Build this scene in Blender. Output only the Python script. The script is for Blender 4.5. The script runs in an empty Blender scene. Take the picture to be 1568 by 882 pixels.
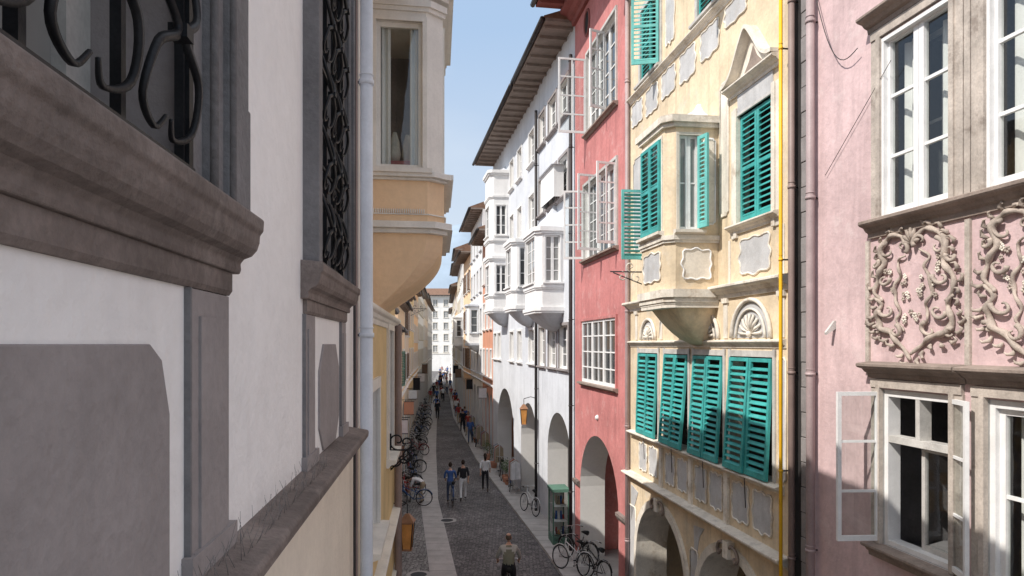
import bpy, math, random
from mathutils import Vector, Matrix
random.seed(7)
V=Vector
# ---------------------------------------------------------------- materials
def mk(name,col,rough=.85,var=.14,sc=1.3,bump=.25,bs=45,streak=0.,metal=0.,dirt=0.,dcol=(.25,.22,.2),spec=.3):
    m=bpy.data.materials.new(name); m.use_nodes=True; nt=m.node_tree; N=nt.nodes; L=nt.links
    p=N['Principled BSDF']; tc=N.new('ShaderNodeTexCoord')
    def noise(scale,det=5,ms=None,ro=.6):
        n=N.new('ShaderNodeTexNoise'); n.inputs['Scale'].default_value=scale; n.inputs['Detail'].default_value=det
        n.inputs['Roughness'].default_value=ro
        if ms:
            mp=N.new('ShaderNodeMapping'); mp.inputs['Scale'].default_value=ms
            L.new(tc.outputs['Object'],mp.inputs['Vector']); L.new(mp.outputs['Vector'],n.inputs['Vector'])
        else: L.new(tc.outputs['Object'],n.inputs['Vector'])
        return n
    def ramp(n,a,b):
        r=N.new('ShaderNodeMapRange'); r.inputs['From Min'].default_value=a; r.inputs['From Max'].default_value=b
        L.new(n.outputs['Fac'],r.inputs['Value']); return r.outputs['Result']
    def mix(f,c1,c2,bl='MIX'):
        x=N.new('ShaderNodeMixRGB'); x.blend_type=bl
        for s,v in (('Fac',f),('Color1',c1),('Color2',c2)):
            if isinstance(v,(int,float)): x.inputs[s].default_value=v
            elif isinstance(v,tuple): x.inputs[s].default_value=(*v,1)
            else: L.new(v,x.inputs[s])
        return x.outputs['Color']
    lo=tuple(c*(1-var) for c in col); hi=tuple(min(.92,c*(1+var)) for c in col)
    c=mix(ramp(noise(sc,5),.35,.65),lo,hi)
    if bump>0: c=mix(ramp(noise(sc*14,4),.4,.62),c,mix(1.,c,(1-var*.7,)*3,'MULTIPLY'))
    if streak>0:
        f=ramp(noise(1.6,5,(2.6,2.6,.22)),.52,.74)
        k=N.new('ShaderNodeMath'); k.operation='MULTIPLY'; k.inputs[1].default_value=streak; L.new(f,k.inputs[0])
        c=mix(k.outputs[0],c,tuple(x*.5 for x in col))
    if dirt>0:
        f=ramp(noise(2.3,7,None,.72),.55,.66)
        k=N.new('ShaderNodeMath'); k.operation='MULTIPLY'; k.inputs[1].default_value=dirt; L.new(f,k.inputs[0])
        c=mix(k.outputs[0],c,dcol)
    L.new(c,p.inputs['Base Color'])
    p.inputs['Roughness'].default_value=rough; p.inputs['Metallic'].default_value=metal
    p.inputs['Specular IOR Level'].default_value=spec
    if bump>0:
        b=N.new('ShaderNodeBump'); b.inputs['Strength'].default_value=bump; b.inputs['Distance'].default_value=.01
        L.new(noise(bs,4).outputs['Fac'],b.inputs['Height']); 
        if bump>=.2:
            b2=N.new('ShaderNodeBump'); b2.inputs['Strength'].default_value=bump; b2.inputs['Distance'].default_value=.03
            L.new(noise(bs*.12,3).outputs['Fac'],b2.inputs['Height']); L.new(b.outputs['Normal'],b2.inputs['Normal']); b=b2
        L.new(b.outputs['Normal'],p.inputs['Normal'])
    return m
white_wall=mk('white_limewash',(.88,.86,.845),.9,.045,.9,.45,28,streak=.12)
cream_wall=mk('cream_plaster',(.84,.76,.64),.9,.06,1.1,.35,40,streak=.15)
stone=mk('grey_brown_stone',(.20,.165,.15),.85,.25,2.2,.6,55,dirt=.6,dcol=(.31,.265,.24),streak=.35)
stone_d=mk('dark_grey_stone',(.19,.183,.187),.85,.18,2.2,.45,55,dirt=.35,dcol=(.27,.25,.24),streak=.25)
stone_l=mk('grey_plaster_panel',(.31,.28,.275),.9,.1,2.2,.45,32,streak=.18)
iron=mk('wrought_iron',(.02,.021,.024),.5,.3,8,.1,90,metal=.3)
zinc=mk('painted_downpipe',(.70,.74,.80),.45,.07,3,.05,60,streak=.25)
orange=mk('apricot_plaster',(.84,.61,.40),.88,.06,1.5,.25,40,streak=.15)
yellow=mk('yellow_plaster',(.76,.58,.32),.88,.1,1.5,.2,40,streak=.2)
bay_white=mk('bay_cream_paint',(.78,.755,.71),.7,.07,3,.12,50,streak=.3)
ochre=mk('ochre_plaster',(.73,.595,.42),.9,.15,1.2,.4,40,streak=.55,dirt=.45,dcol=(.64,.59,.52))
ochre_l=mk('pale_ochre_trim',(.76,.70,.61),.9,.14,1.9,.3,40,streak=.6,dirt=.6,dcol=(.38,.29,.20))
panel_g=mk('grey_stucco_panel',(.52,.515,.515),.9,.12,2.5,.3,40,streak=.4,dirt=.4,dcol=(.40,.35,.30))
teal=mk('teal_shutter_paint',(.055,.36,.34),.5,.22,3,.1,60,streak=.35,dirt=.35,dcol=(.16,.46,.43))
teal2=mk('aqua_shutter_paint',(.16,.50,.47),.55,.15,3,.1,60,streak=.2)
pink=mk('dusty_pink_plaster',(.625,.46,.46),.9,.13,1.0,.4,35,streak=.45,dirt=.45,dcol=(.70,.58,.565))
pink_trim=mk('weathered_stucco',(.52,.455,.40),.9,.2,3,.4,50,streak=.45,dirt=.65,dcol=(.20,.16,.135))
rococo_m=mk('rococo_stucco_grey',(.46,.385,.33),.9,.25,6,.3,60,dirt=.75,dcol=(.17,.135,.115))
brown_sill=mk('brown_stone_sill',(.30,.24,.205),.85,.2,3,.4,50,dirt=.5,dcol=(.14,.11,.09))
wht=mk('white_window_paint',(.80,.79,.78),.5,.07,5,.05,60,streak=.15)
wht_old=mk('weathered_white_wood',(.56,.54,.51),.6,.14,5,.12,60,dirt=.4)
red=mk('red_plaster',(.53,.205,.195),.9,.15,.9,.35,40,streak=.45,dirt=.5,dcol=(.60,.35,.33))
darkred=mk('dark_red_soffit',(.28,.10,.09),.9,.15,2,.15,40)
bluew=mk('pale_blue_plaster',(.62,.64,.68),.9,.08,.8,.25,40,streak=.35)
white2=mk('white_plaster',(.79,.78,.77),.9,.05,.9,.25,40,streak=.35)
far_w=mk('sunbleached_plaster',(.84,.82,.79),.9,.05,.9,.1,40,streak=.2)  # far houses: distance haze put into the colour as a lighter plaster
far_c=mk('pale_cream_plaster',(.82,.77,.69),.9,.06,.9,.1,40,streak=.2)  # far cream plaster, paled so the colour carries the air haze
terracotta=mk('orange_red_plaster',(.62,.30,.20),.9,.1,1,.15,40,streak=.2)
sand=mk('sand_plaster',(.72,.65,.54),.9,.1,1,.15,40,streak=.2)
soff=mk('timber_soffit',(.27,.22,.19),.85,.15,3,.15,30)
roofm=mk('clay_roof_tile',(.22,.13,.09),.9,.25,4,.4,12)
gut=mk('dark_gutter',(.05,.045,.045),.5,.2,4,.05,40,metal=.2)
mauve=mk('mauve_downpipe',(.40,.31,.31),.5,.12,3,.05,60,streak=.3)
brownp=mk('brown_downpipe',(.26,.19,.17),.5,.12,3,.05,60,streak=.3)
yelp=mk('yellow_gas_pipe',(.85,.47,.02),.45,.06,3,.02,60)
quoin=mk('quoin_stone',(.26,.24,.235),.9,.15,3,.3,50)
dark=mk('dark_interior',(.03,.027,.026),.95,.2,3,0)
inner=mk('arcade_limewash',(.78,.76,.73),.9,.05,1,.15,40)
grn=mk('green_shutter_paint',(.10,.20,.15),.6,.15,3,.1)
brn=mk('brown_shutter_paint',(.20,.13,.09),.6,.15,3,.1)
cloth=mk('curtain_cloth',(.82,.80,.77),.95,.05,3,.05)
lampm=mk('amber_lantern_glass',(.60,.27,.08),.25,.15,6,.05)
copper=mk('copper_trim',(.30,.15,.08),.5,.2,6,.1)
chrome=mk('bicycle_metal',(.55,.55,.56),.3,.1,6,0,metal=.8)
rubber=mk('tyre_rubber',(.025,.025,.025),.8,.1,6,0)
spike_m=mk('galvanised_spikes',(.22,.21,.21),.5,.1,6,0,metal=.4)
slab=mk('porphyry_slab',(.48,.46,.45),.8,.12,2,.25,30,dirt=.4,dcol=(.35,.34,.335))
def glass_opaque(name,col):
    m=mk(name,col,.04,.3,.6,0,40,spec=.9); nt=m.node_tree; N=nt.nodes;L=nt.links;p=N['Principled BSDF']
    tc=N.new('ShaderNodeTexCoord'); n=N.new('ShaderNodeTexNoise'); n.inputs['Scale'].default_value=1.1
    b=N.new('ShaderNodeBump'); b.inputs['Strength'].default_value=.12; b.inputs['Distance'].default_value=.05
    L.new(tc.outputs['Object'],n.inputs['Vector']);L.new(n.outputs['Fac'],b.inputs['Height']);L.new(b.outputs['Normal'],p.inputs['Normal'])
    return m
glo=glass_opaque('window_glass',(.055,.058,.061)); glo_l=glass_opaque('curtained_glass',(.27,.27,.26))
def glass_clear():
    m=bpy.data.materials.new('clear_pane'); m.use_nodes=True; nt=m.node_tree;N=nt.nodes;L=nt.links
    N.remove(N['Principled BSDF']); o=N['Material Output']
    t=N.new('ShaderNodeBsdfTransparent'); t.inputs[0].default_value=(.86,.89,.88,1); g=N.new('ShaderNodeBsdfGlossy'); g.inputs['Roughness'].default_value=.02
    f=N.new('ShaderNodeLayerWeight'); f.inputs['Blend'].default_value=.5; x=N.new('ShaderNodeMixShader')
    pw=N.new('ShaderNodeMath'); pw.operation='POWER'; pw.inputs[1].default_value=4; ma=N.new('ShaderNodeMath'); ma.operation='MULTIPLY_ADD'; ma.inputs[1].default_value=.85; ma.inputs[2].default_value=.09
    tc=N.new('ShaderNodeTexCoord'); n=N.new('ShaderNodeTexNoise'); n.inputs['Scale'].default_value=1.5
    b=N.new('ShaderNodeBump'); b.inputs['Strength'].default_value=.1; b.inputs['Distance'].default_value=.05
    L.new(tc.outputs['Object'],n.inputs['Vector']);L.new(n.outputs['Fac'],b.inputs['Height']);L.new(b.outputs['Normal'],g.inputs['Normal'])
    L.new(f.outputs['Facing'],pw.inputs[0]);L.new(pw.outputs[0],ma.inputs[0]);L.new(ma.outputs[0],x.inputs[0]);L.new(t.outputs[0],x.inputs[1]);L.new(g.outputs[0],x.inputs[2]);L.new(x.outputs[0],o.inputs['Surface'])
    return m
glc=glass_clear()
def cobble(name,c1,c2,scale):
    m=mk(name,c1,.75,.1,1,0); nt=m.node_tree;N=nt.nodes;L=nt.links;p=N['Principled BSDF']
    tc=N.new('ShaderNodeTexCoord')
    v=N.new('ShaderNodeTexVoronoi'); v.inputs['Scale'].default_value=scale; v.inputs['Randomness'].default_value=.55
    e=N.new('ShaderNodeTexVoronoi'); e.feature='DISTANCE_TO_EDGE'; e.inputs['Scale'].default_value=scale; e.inputs['Randomness'].default_value=.55
    for q in (v,e): L.new(tc.outputs['Object'],q.inputs['Vector'])
    sp=N.new('ShaderNodeSeparateColor'); L.new(v.outputs['Color'],sp.inputs[0])
    a=N.new('ShaderNodeMixRGB'); a.inputs['Color1'].default_value=(*c1,1);a.inputs['Color2'].default_value=(*c2,1); L.new(sp.outputs[0],a.inputs['Fac'])
    r=N.new('ShaderNodeMapRange'); r.inputs['From Min'].default_value=.0;r.inputs['From Max'].default_value=.12; L.new(e.outputs['Distance'],r.inputs['Value'])
    b=N.new('ShaderNodeMixRGB'); b.inputs['Color1'].default_value=(.05,.05,.05,1); L.new(r.outputs[0],b.inputs['Fac']);L.new(a.outputs[0],b.inputs['Color2'])
    n=N.new('ShaderNodeTexNoise'); n.inputs['Scale'].default_value=.5; n.inputs['Detail'].default_value=8; L.new(tc.outputs['Object'],n.inputs['Vector'])
    r2=N.new('ShaderNodeMapRange'); r2.inputs['From Min'].default_value=.3;r2.inputs['From Max'].default_value=.7;r2.inputs['To Min'].default_value=.65;r2.inputs['To Max'].default_value=1.3; L.new(n.outputs['Fac'],r2.inputs['Value'])
    mu=N.new('ShaderNodeMixRGB'); mu.blend_type='MULTIPLY'; mu.inputs['Fac'].default_value=1; L.new(b.outputs[0],mu.inputs['Color1']); L.new(r2.outputs[0],mu.inputs['Color2'])
    L.new(mu.outputs[0],p.inputs['Base Color'])
    bm=N.new('ShaderNodeBump'); bm.inputs['Strength'].default_value=.6; bm.inputs['Distance'].default_value=.02; L.new(r.outputs[0],bm.inputs['Height']); L.new(bm.outputs[0],p.inputs['Normal'])
    return m
cob=cobble('porphyry_cobbles',(.12,.11,.115),(.24,.225,.225),9)
cob2=cobble('side_cobbles',(.20,.195,.195),(.34,.33,.32),8)
def plain(n,c,r=.85): return mk(n,c,r,.08,6,.05,80)
skinm=plain('skin',(.55,.34,.25),.6)
# ---------------------------------------------------------------- builder
class B:
    def __init__(s,name): s.name=name; s.parts={}
    def add(s,pn,mat,vs,fs,smooth=False):
        p=s.parts.setdefault(pn,dict(v=[],f=[],m=[],mats=[],s=[]))
        if mat not in p['mats']: p['mats'].append(mat)
        mi=p['mats'].index(mat); o=len(p['v'])
        p['v'].extend([tuple(v) for v in vs])
        for f in fs: p['f'].append(tuple(i+o for i in f)); p['m'].append(mi); p['s'].append(smooth)
    def mesh(s,name,p):
        me=bpy.data.meshes.new(name); me.from_pydata(p['v'],[],p['f'])
        for m in p['mats']: me.materials.append(m)
        me.polygons.foreach_set('material_index',p['m']); me.polygons.foreach_set('use_smooth',p['s']); me.update(); return me
    def finish(s,single=False,bev={}):
        if single:
            al=dict(v=[],f=[],m=[],mats=[],s=[])
            for pn,p in s.parts.items():
                o=len(al['v']); al['v']+=p['v']
                for f,m,sm in zip(p['f'],p['m'],p['s']):
                    mt=p['mats'][m]
                    if mt not in al['mats']: al['mats'].append(mt)
                    al['f'].append(tuple(i+o for i in f)); al['m'].append(al['mats'].index(mt)); al['s'].append(sm)
            ob=bpy.data.objects.new(s.name,s.mesh(s.name,al)); bpy.context.collection.objects.link(ob); return ob
        e=bpy.data.objects.new(s.name,None); bpy.context.collection.objects.link(e); e.empty_display_size=.2
        for pn,p in s.parts.items():
            ob=bpy.data.objects.new(pn,s.mesh(pn,p)); bpy.context.collection.objects.link(ob); ob.parent=e
            if pn in bev:
                md=ob.modifiers.new('bevel','BEVEL'); md.width=bev[pn]; md.segments=2; md.limit_method='ANGLE'
        return e
class Fr:
    def __init__(s,O,U,Vv,N): s.O=V(O);s.U=V(U);s.V=V(Vv);s.N=V(N)
    def P(s,u,v,w=0): return s.O+s.U*u+s.V*v+s.N*w
def line(Xa,Da,Xb,Db,side):
    k=(Xb-Xa)/(Db-Da); L=math.sqrt(1+k*k)
    return Fr((Xa-k*Da,0,0),(k,1,0),(0,0,1),(side/L,-side*k/L,0))
BF=[(0,3,2,1),(4,5,6,7),(0,1,5,4),(1,2,6,5),(2,3,7,6),(3,0,4,7)]
def box(b,fr,pn,mat,u0,u1,v0,v1,w0,w1):
    b.add(pn,mat,[fr.P(u0,v0,w0),fr.P(u1,v0,w0),fr.P(u1,v1,w0),fr.P(u0,v1,w0),fr.P(u0,v0,w1),fr.P(u1,v0,w1),fr.P(u1,v1,w1),fr.P(u0,v1,w1)],BF)
def quad(b,pn,mat,*pts): b.add(pn,mat,pts,[tuple(range(len(pts)))])
def prof(b,fr,pn,mat,u0,u1,pts,smooth=False):
    n=len(pts); vs=[fr.P(u0,v,w) for w,v in pts]+[fr.P(u1,v,w) for w,v in pts]
    b.add(pn,mat,vs,[(i,(i+1)%n,n+(i+1)%n,n+i) for i in range(n)]+[tuple(range(n-1,-1,-1)),tuple(range(n,2*n))],smooth)
def slabp(b,fr,pn,mat,pts,w0,w1):
    n=len(pts); vs=[fr.P(u,v,w0) for u,v in pts]+[fr.P(u,v,w1) for u,v in pts]
    b.add(pn,mat,vs,[(i,(i+1)%n,n+(i+1)%n,n+i) for i in range(n)]+[tuple(range(n-1,-1,-1)),tuple(range(n,2*n))])
def tube(b,pn,mat,pts,r,n=6,closed=False,flat=None):
    pts=[V(p) for p in pts]; m=len(pts); R=r if isinstance(r,(list,tuple)) else [r]*m
    vs=[];fs=[]; prev=None
    for i,p in enumerate(pts):
        if closed: t=pts[(i+1)%m]-pts[i-1]
        else: t=pts[min(i+1,m-1)]-pts[max(i-1,0)]
        if t.length<1e-9: t=V((0,0,1))
        t.normalize()
        if prev is None: a=t.orthogonal().normalized()
        else:
            a=prev-t*prev.dot(t)
            a=a.normalized() if a.length>1e-6 else t.orthogonal().normalized()
        prev=a; c=t.cross(a)
        for k in range(n):
            th=2*math.pi*k/n; vs.append(p+(a*math.cos(th)+c*math.sin(th))*R[i])
    mm=m if closed else m-1
    for i in range(mm):
        j=(i+1)%m
        for k in range(n): fs.append((i*n+k,i*n+(k+1)%n,j*n+(k+1)%n,j*n+k))
    if not closed: fs+= [tuple(range(n-1,-1,-1)),tuple(range((m-1)*n,m*n))]
    b.add(pn,mat,vs,fs,True)
def ell(b,pn,mat,c,rx,ry,rz,M=None,su=14,sv=10,fn=None,sel=None):
    vs=[];fs=[];c=V(c)
    for j in range(sv+1):
        ph=-math.pi/2+math.pi*j/sv
        for i in range(su):
            th=2*math.pi*i/su; d=V((math.cos(ph)*math.cos(th),math.cos(ph)*math.sin(th),math.sin(ph)))
            q=V((d.x*rx,d.y*ry,d.z*rz))
            if fn: q=fn(q,d)
            if M: q=M@q
            vs.append(c+q)
    for j in range(sv):
        for i in range(su):
            if sel:
                ph=-math.pi/2+math.pi*(j+.5)/sv; th=2*math.pi*(i+.5)/su
                if not sel(V((math.cos(ph)*math.cos(th),math.cos(ph)*math.sin(th),math.sin(ph)))): continue
            fs.append((j*su+i,j*su+(i+1)%su,(j+1)*su+(i+1)%su,(j+1)*su+i))
    b.add(pn,mat,vs,fs,True)
def crom(p,n=6):
    out=[]
    for i in range(len(p)-1):
        a=p[max(i-1,0)];q=p[i];c=p[i+1];d=p[min(i+2,len(p)-1)]
        for k in range(n):
            t=k/n
            out.append(tuple(.5*((2*q[x])+(-a[x]+c[x])*t+(2*a[x]-5*q[x]+4*c[x]-d[x])*t*t+(-a[x]+3*q[x]-3*c[x]+d[x])*t**3) for x in range(len(q))))
    out.append(tuple(p[-1])); return out
def wall(b,fr,pn,mat,u0,u1,v0,v1,ops,rev=None,w=0):
    us=sorted({u0,u1,*[o[0] for o in ops],*[o[1] for o in ops]}); vs=sorted({v0,v1,*[o[2] for o in ops],*[o[3] for o in ops]})
    us=[x for x in us if u0<=x<=u1]; vs=[x for x in vs if v0<=x<=v1]
    for i in range(len(us)-1):
        for j in range(len(vs)-1):
            cu=(us[i]+us[i+1])/2; cv=(vs[j]+vs[j+1])/2
            if any(o[0]<cu<o[1] and o[2]<cv<o[3] for o in ops): continue
            quad(b,pn,mat,fr.P(us[i],vs[j],w),fr.P(us[i+1],vs[j],w),fr.P(us[i+1],vs[j+1],w),fr.P(us[i],vs[j+1],w))
    rm=rev or mat
    for o in ops:
        a,c,d,e=o[:4]; dp=o[4] if len(o)>4 else .18; arch=len(o)>5 and o[5]
        if not arch:
            for A,C in (((a,d),(c,d)),((c,d),(c,e)),((c,e),(a,e)),((a,e),(a,d))):
                quad(b,pn,rm,fr.P(*A,w),fr.P(*C,w),fr.P(*C,w-dp),fr.P(*A,w-dp))
        else:
            r=(c-a)/2; m=(a+c)/2; sp=e-r*.95; n=18
            arc=[(m-r*math.cos(math.pi*k/n),sp+r*.95*math.sin(math.pi*k/n)) for k in range(n+1)]
            for k in range(n):
                p,q=arc[k],arc[k+1]
                quad(b,pn,mat,fr.P(*p,w),fr.P(*q,w),fr.P(q[0],e,w),fr.P(p[0],e,w))
                b.add(pn,rm,[fr.P(*p,w),fr.P(*q,w),fr.P(*q,w-dp),fr.P(*p,w-dp)],[(0,1,2,3)],True)
            for x in (a,c): quad(b,pn,rm,fr.P(x,d,w),fr.P(x,sp,w),fr.P(x,sp,w-dp),fr.P(x,d,w-dp))
def archtrim(b,fr,pn,mat,a,c,e,d0,r,w=.02,n=18,wd=.14,legs=0):
    R=(c-a)/2; m=(a+c)/2; sp=e-R*.95
    inn=[(m-R*math.cos(math.pi*k/n),sp+R*.95*math.sin(math.pi*k/n)) for k in range(n+1)]
    out=[(m-(R+wd)*math.cos(math.pi*k/n),sp+(R*.95+wd)*math.sin(math.pi*k/n)) for k in range(n+1)]
    for k in range(n): slabp(b,fr,pn,mat,[inn[k],inn[k+1],out[k+1],out[k]],-.01,w)
    if legs is not None:
        box(b,fr,pn,mat,a-wd,a,legs,sp,-.01,w); box(b,fr,pn,mat,c,c+wd,legs,sp,-.01,w)
def sash(b,fr,u0,u1,v0,v1,w,cols,rows,fm,gm,st=.055,bar=.028,th=.05,pn='window',leaves=1):
    quad(b,pn+'_glass',gm,*[fr.P(u,v,w+th*.4) for u,v in ((u0,v0),(u1,v0),(u1,v1),(u0,v1))])
    W=(u1-u0)/leaves
    for l in range(leaves):
        a=u0+W*l+.003*(l>0); c=u0+W*(l+1)-.003*(l<leaves-1)
        box(b,fr,pn,fm,a,a+st,v0,v1,w,w+th); box(b,fr,pn,fm,c-st,c,v0,v1,w,w+th)
        box(b,fr,pn,fm,a+st,c-st,v0,v0+st*1.3,w,w+th-.003); box(b,fr,pn,fm,a+st,c-st,v1-st,v1,w,w+th-.003)
        for i in range(1,cols):
            x=a+(c-a)*i/cols; box(b,fr,pn,fm,x-bar/2,x+bar/2,v0+st,v1-st,w+.004,w+th*.85)
        for i in range(1,rows):
            x=v0+(v1-v0)*i/rows; box(b,fr,pn,fm,a+st,c-st,x-bar/2,x+bar/2,w+.006,w+th*.75)
def shutter(b,fr,u0,u1,v0,v1,w,m,pn='shutter',pitch=.085,st=.06,mid=True):
    box(b,fr,pn,m,u0,u0+st,v0,v1,w,w+.045); box(b,fr,pn,m,u1-st,u1,v0,v1,w,w+.045)
    rails=[(v0,v0+st*1.4),(v1-st,v1)]
    if mid: rails.append(((v0+v1)/2-.03,(v0+v1)/2+.03))
    for a,c in rails: box(b,fr,pn,m,u0+st,u1-st,a,c,w+.002,w+.043)
    v=v0+st*1.4
    while v<v1-st-.05:
        if not(mid and (v0+v1)/2-.07<v<(v0+v1)/2+.03):
            d=random.uniform(-.005,.005)
            prof(b,fr,pn,m,u0+st,u1-st,[(w+.046,v+d),(w+.046,v+.012+d),(w+.002,v+.05),(w+.002,v+.038)])
        v+=pitch
def leaf_fr(fr,u,v,w,ang,sgn,tilt=0):
    Un=fr.U.normalized(); a=math.radians(ang); U=Un*sgn*math.cos(a)+fr.N*math.sin(a); N=fr.N*math.cos(a)-Un*sgn*math.sin(a)
    return Fr(fr.P(u,v,w),U,(0,0,1),N)
def trim(b,fr,u0,u1,v0,v1,m,t=.12,w=.035,pn='window_surround',sill=True,sm=None):
    box(b,fr,pn,m,u0-t,u0,v0,v1,-.01,w); box(b,fr,pn,m,u1,u1+t,v0,v1,-.01,w); box(b,fr,pn,m,u0-t,u1+t,v1,v1+t,-.01,w+.003)
    if sill: prof(b,fr,pn,sm or m,u0-t-.05,u1+t+.05,[(-.01,v0-.12),(w,v0-.12),(w+.03,v0-.08),(w+.1,v0-.06),(w+.1,v0-.01),(-.01,v0)])
def cornice(b,fr,u0,u1,v,m,h=.2,pr=.15,pn='cornice'):
    prof(b,fr,pn,m,u0,u1,[(-.01,v-h),(pr*.2,v-h),(pr*.25,v-h*.7),(pr*.45,v-h*.6),(pr*.6,v-h*.4),(pr*.9,v-h*.3),(pr,v-h*.2),(pr,v-h*.05),(pr*.9,v),(-.01,v+.02)])
def loft(b,fr,pn,mat,rings,cap=True,smooth=False):
    n=len(rings[0]); vs=[fr.P(*p) for r in rings for p in r]; fs=[]
    for i in range(len(rings)-1):
        for k in range(n-1): fs.append((i*n+k,i*n+k+1,(i+1)*n+k+1,(i+1)*n+k))
    if cap: fs+=[tuple(range(n)),tuple(range((len(rings)-1)*n,len(rings)*n))]
    b.add(pn,mat,vs,fs,smooth)
def expand(fp,e):
    um=(fp[0][0]+fp[-1][0])/2
    return [(u+(e if u>um else -e),w+(e if w>.02 else 0)) for u,w in fp]
def oriel(b,fr,fp,vb,vt,wins,wm,tm,gm,fm,roof_h,corb_h,bands,rm,cm,marg={},pn='oriel',cols=1,rows=3,leaves=1,corb_pow=.6,minl=.35):
    C=sum((fr.P(u,0,w) for u,w in fp),V())/len(fp); faces=[]
    for i in range(len(fp)-1):
        A=fr.P(fp[i][0],0,fp[i][1]); D=fr.P(fp[i+1][0],0,fp[i+1][1]); U=(D-A); l=U.length; U.normalize()
        N=U.cross(V((0,0,1)))
        if N.dot((A+D)/2-C)<0: N=-N
        f=Fr(A,U,(0,0,1),N); faces.append((f,l)); ops=[]
        if l>minl:
            ml,mr=marg.get(i,(.12,.12))
            for a,c in wins: ops.append((ml,l-mr,a,c,.09))
        wall(b,f,pn+'_wall',wm,0,l,vb,vt,ops,rev=tm)
        for o in ops:
            sash(b,f,o[0],o[1],o[2],o[3],-.09,cols,rows,fm,gm,.045,.025,.04,pn+'_window',leaves if l>.7 else 1)
            trim(b,f,o[0],o[1],o[2],o[3],tm,.05,.02,pn+'_trim')
    for v0,v1,e in bands:
        r=expand(fp,e); loft(b,fr,pn+'_moulding',tm,[[(u,v0,w) for u,w in r],[(u,v1,w) for u,w in r]])
        r=expand(fp,e*.55); loft(b,fr,pn+'_moulding',tm,[[(u,v0-(v1-v0)*.6,w) for u,w in r],[(u,v0+.001,w) for u,w in r]])
    um=(fp[0][0]+fp[-1][0])/2
    if corb_h:
        rs=[]
        for k in range(9):
            t=k/8; s=max(.04,(1-t)**corb_pow) if k else 1
            rs.append([(um+(u-um)*(.3+.7*s if t<1 else .3),vb-corb_h*t,w*s) for u,w in fp])
        loft(b,fr,pn+'_corbel',cm,rs,True,True)
    if roof_h:
        rs=[]
        for k in range(8):
            t=k/7; s=(1-t)**1.7*.95+.05; r=expand(fp,.1)
            rs.append([(um+(u-um)*s,vt+roof_h*t,w*s) for u,w in r])
        loft(b,fr,pn+'_roof',rm,rs,True,False)
    return faces
def body(b,fr,u0,u1,h,wm,dep=9,eave=.7,pn='party_wall',rise=2.2,roof=True,soffm=None,gutter=True):
    a=u0+.004;c=u1-.004
    for x in (a,c): quad(b,pn,wm,fr.P(x,0,-.005),fr.P(x,h,-.005),fr.P(x,h,-dep),fr.P(x,0,-dep))
    quad(b,pn,wm,fr.P(a,0,-dep),fr.P(c,0,-dep),fr.P(c,h,-dep),fr.P(a,h,-dep))
    if roof:
        prof(b,fr,'roof',roofm,u0+.01,u1-.01,[(eave+.05,h+.10),(eave+.05,h+.16),(-dep/2,h+rise),(-dep,h+.1),(-dep,h+.02)])
        prof(b,fr,'soffit',soffm or soff,u0+.015,u1-.015,[(eave,h),(eave,h+.095),(-.3,h+.18),(-.3,h)])
        u=u0+.3
        while u<u1-.2: box(b,fr,'rafter_ends',soffm or soff,u,u+.12,h-.1,h-.002,0,eave-.06); u+=.75
        if gutter: tube(b,'gutter',gut,[fr.P(u0+.02,h+.06,eave+.1),fr.P(u1-.02,h+.06,eave+.1)],.085,8)
def arcade(b,fr,u0,u1,top,dep=3.4):
    quad(b,'arcade_back_wall',inner,fr.P(u0,0,-dep),fr.P(u1,0,-dep),fr.P(u1,top,-dep),fr.P(u0,top,-dep))
    quad(b,'arcade_ceiling',inner,fr.P(u0,top,-.01),fr.P(u1,top,-.01),fr.P(u1,top,-dep),fr.P(u0,top,-dep))
    n=max(1,int((u1-u0)/2.4)); W=(u1-u0)/n
    for i in range(n):
        a=u0+W*i+.25; c=u0+W*(i+1)-.25
        sash(b,fr,a,c,.35,2.7,-dep+.02,2,1,brn,glo_l,.08,.06,.08,'shopfront')
        box(b,fr,'shopfront',brn,a,c,.0,.34,-dep+.005,-dep+.12)
# ================================================================= GROUND
def sheet(name,mat,left,right,z):
    n=len(left); vs=[(x,y,z) for x,y in left]+[(x,y,z) for x,y in right]
    b=B(name); b.add(name,mat,vs,[(i,i+1,n+i+1,n+i) for i in range(n-1)]); return b.finish(True)
b=B('ground'); b.add('g',mk('earth',(.25,.24,.22)),[(-4000,-4000,-.02),(4000,-4000,-.02),(4000,4000,-.02),(-4000,4000,-.02)],[(0,1,2,3)]); b.finish(True)
RB=[(5.51,0),(2.06,22.1),(-1.1,39.6),(-4.45,62.9),(-8.1,97),(-13.3,148),(-15.5,185)]
LB=[(-.7,0),(-1.95,11.4),(-5.0,30),(-6.6,43.6),(-8.67,62.9),(-12,97),(-16.4,148),(-19.0,185)]
def at(pl,D):
    for i in range(len(pl)-1):
        if D<=pl[i+1][1] or i==len(pl)-2:
            (xa,a),(xb,c)=pl[i],pl[i+1]; return xa+(xb-xa)*(D-a)/(c-a)
Ds=[-12,0,6,11.4,16,22.1,26,30,35,39.6,43.6,50,62.9,80,97,120,148,175,185]
sheet('cobbled_street',cob,[(at(LB,d)-4,d) for d in Ds],[(at(RB,d)+4,d) for d in Ds],0)
sheet('side_cobble_strip',cob2,[(at(LB,d)-.02,d) for d in Ds],[(at(LB,d)+.95 if d>11 else at(LB,d)+1.0,d) for d in Ds],.004)
sheet('slab_gutter_strip',slab,[(at(LB,d)+.96,d) for d in Ds],[(at(LB,d)+1.75,d) for d in Ds],.008)
b=B('pavement'); n=len(Ds)
L_=[(at(RB,d)-.95,d) for d in Ds]; R_=[(at(RB,d)+3.6,d) for d in Ds]
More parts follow.
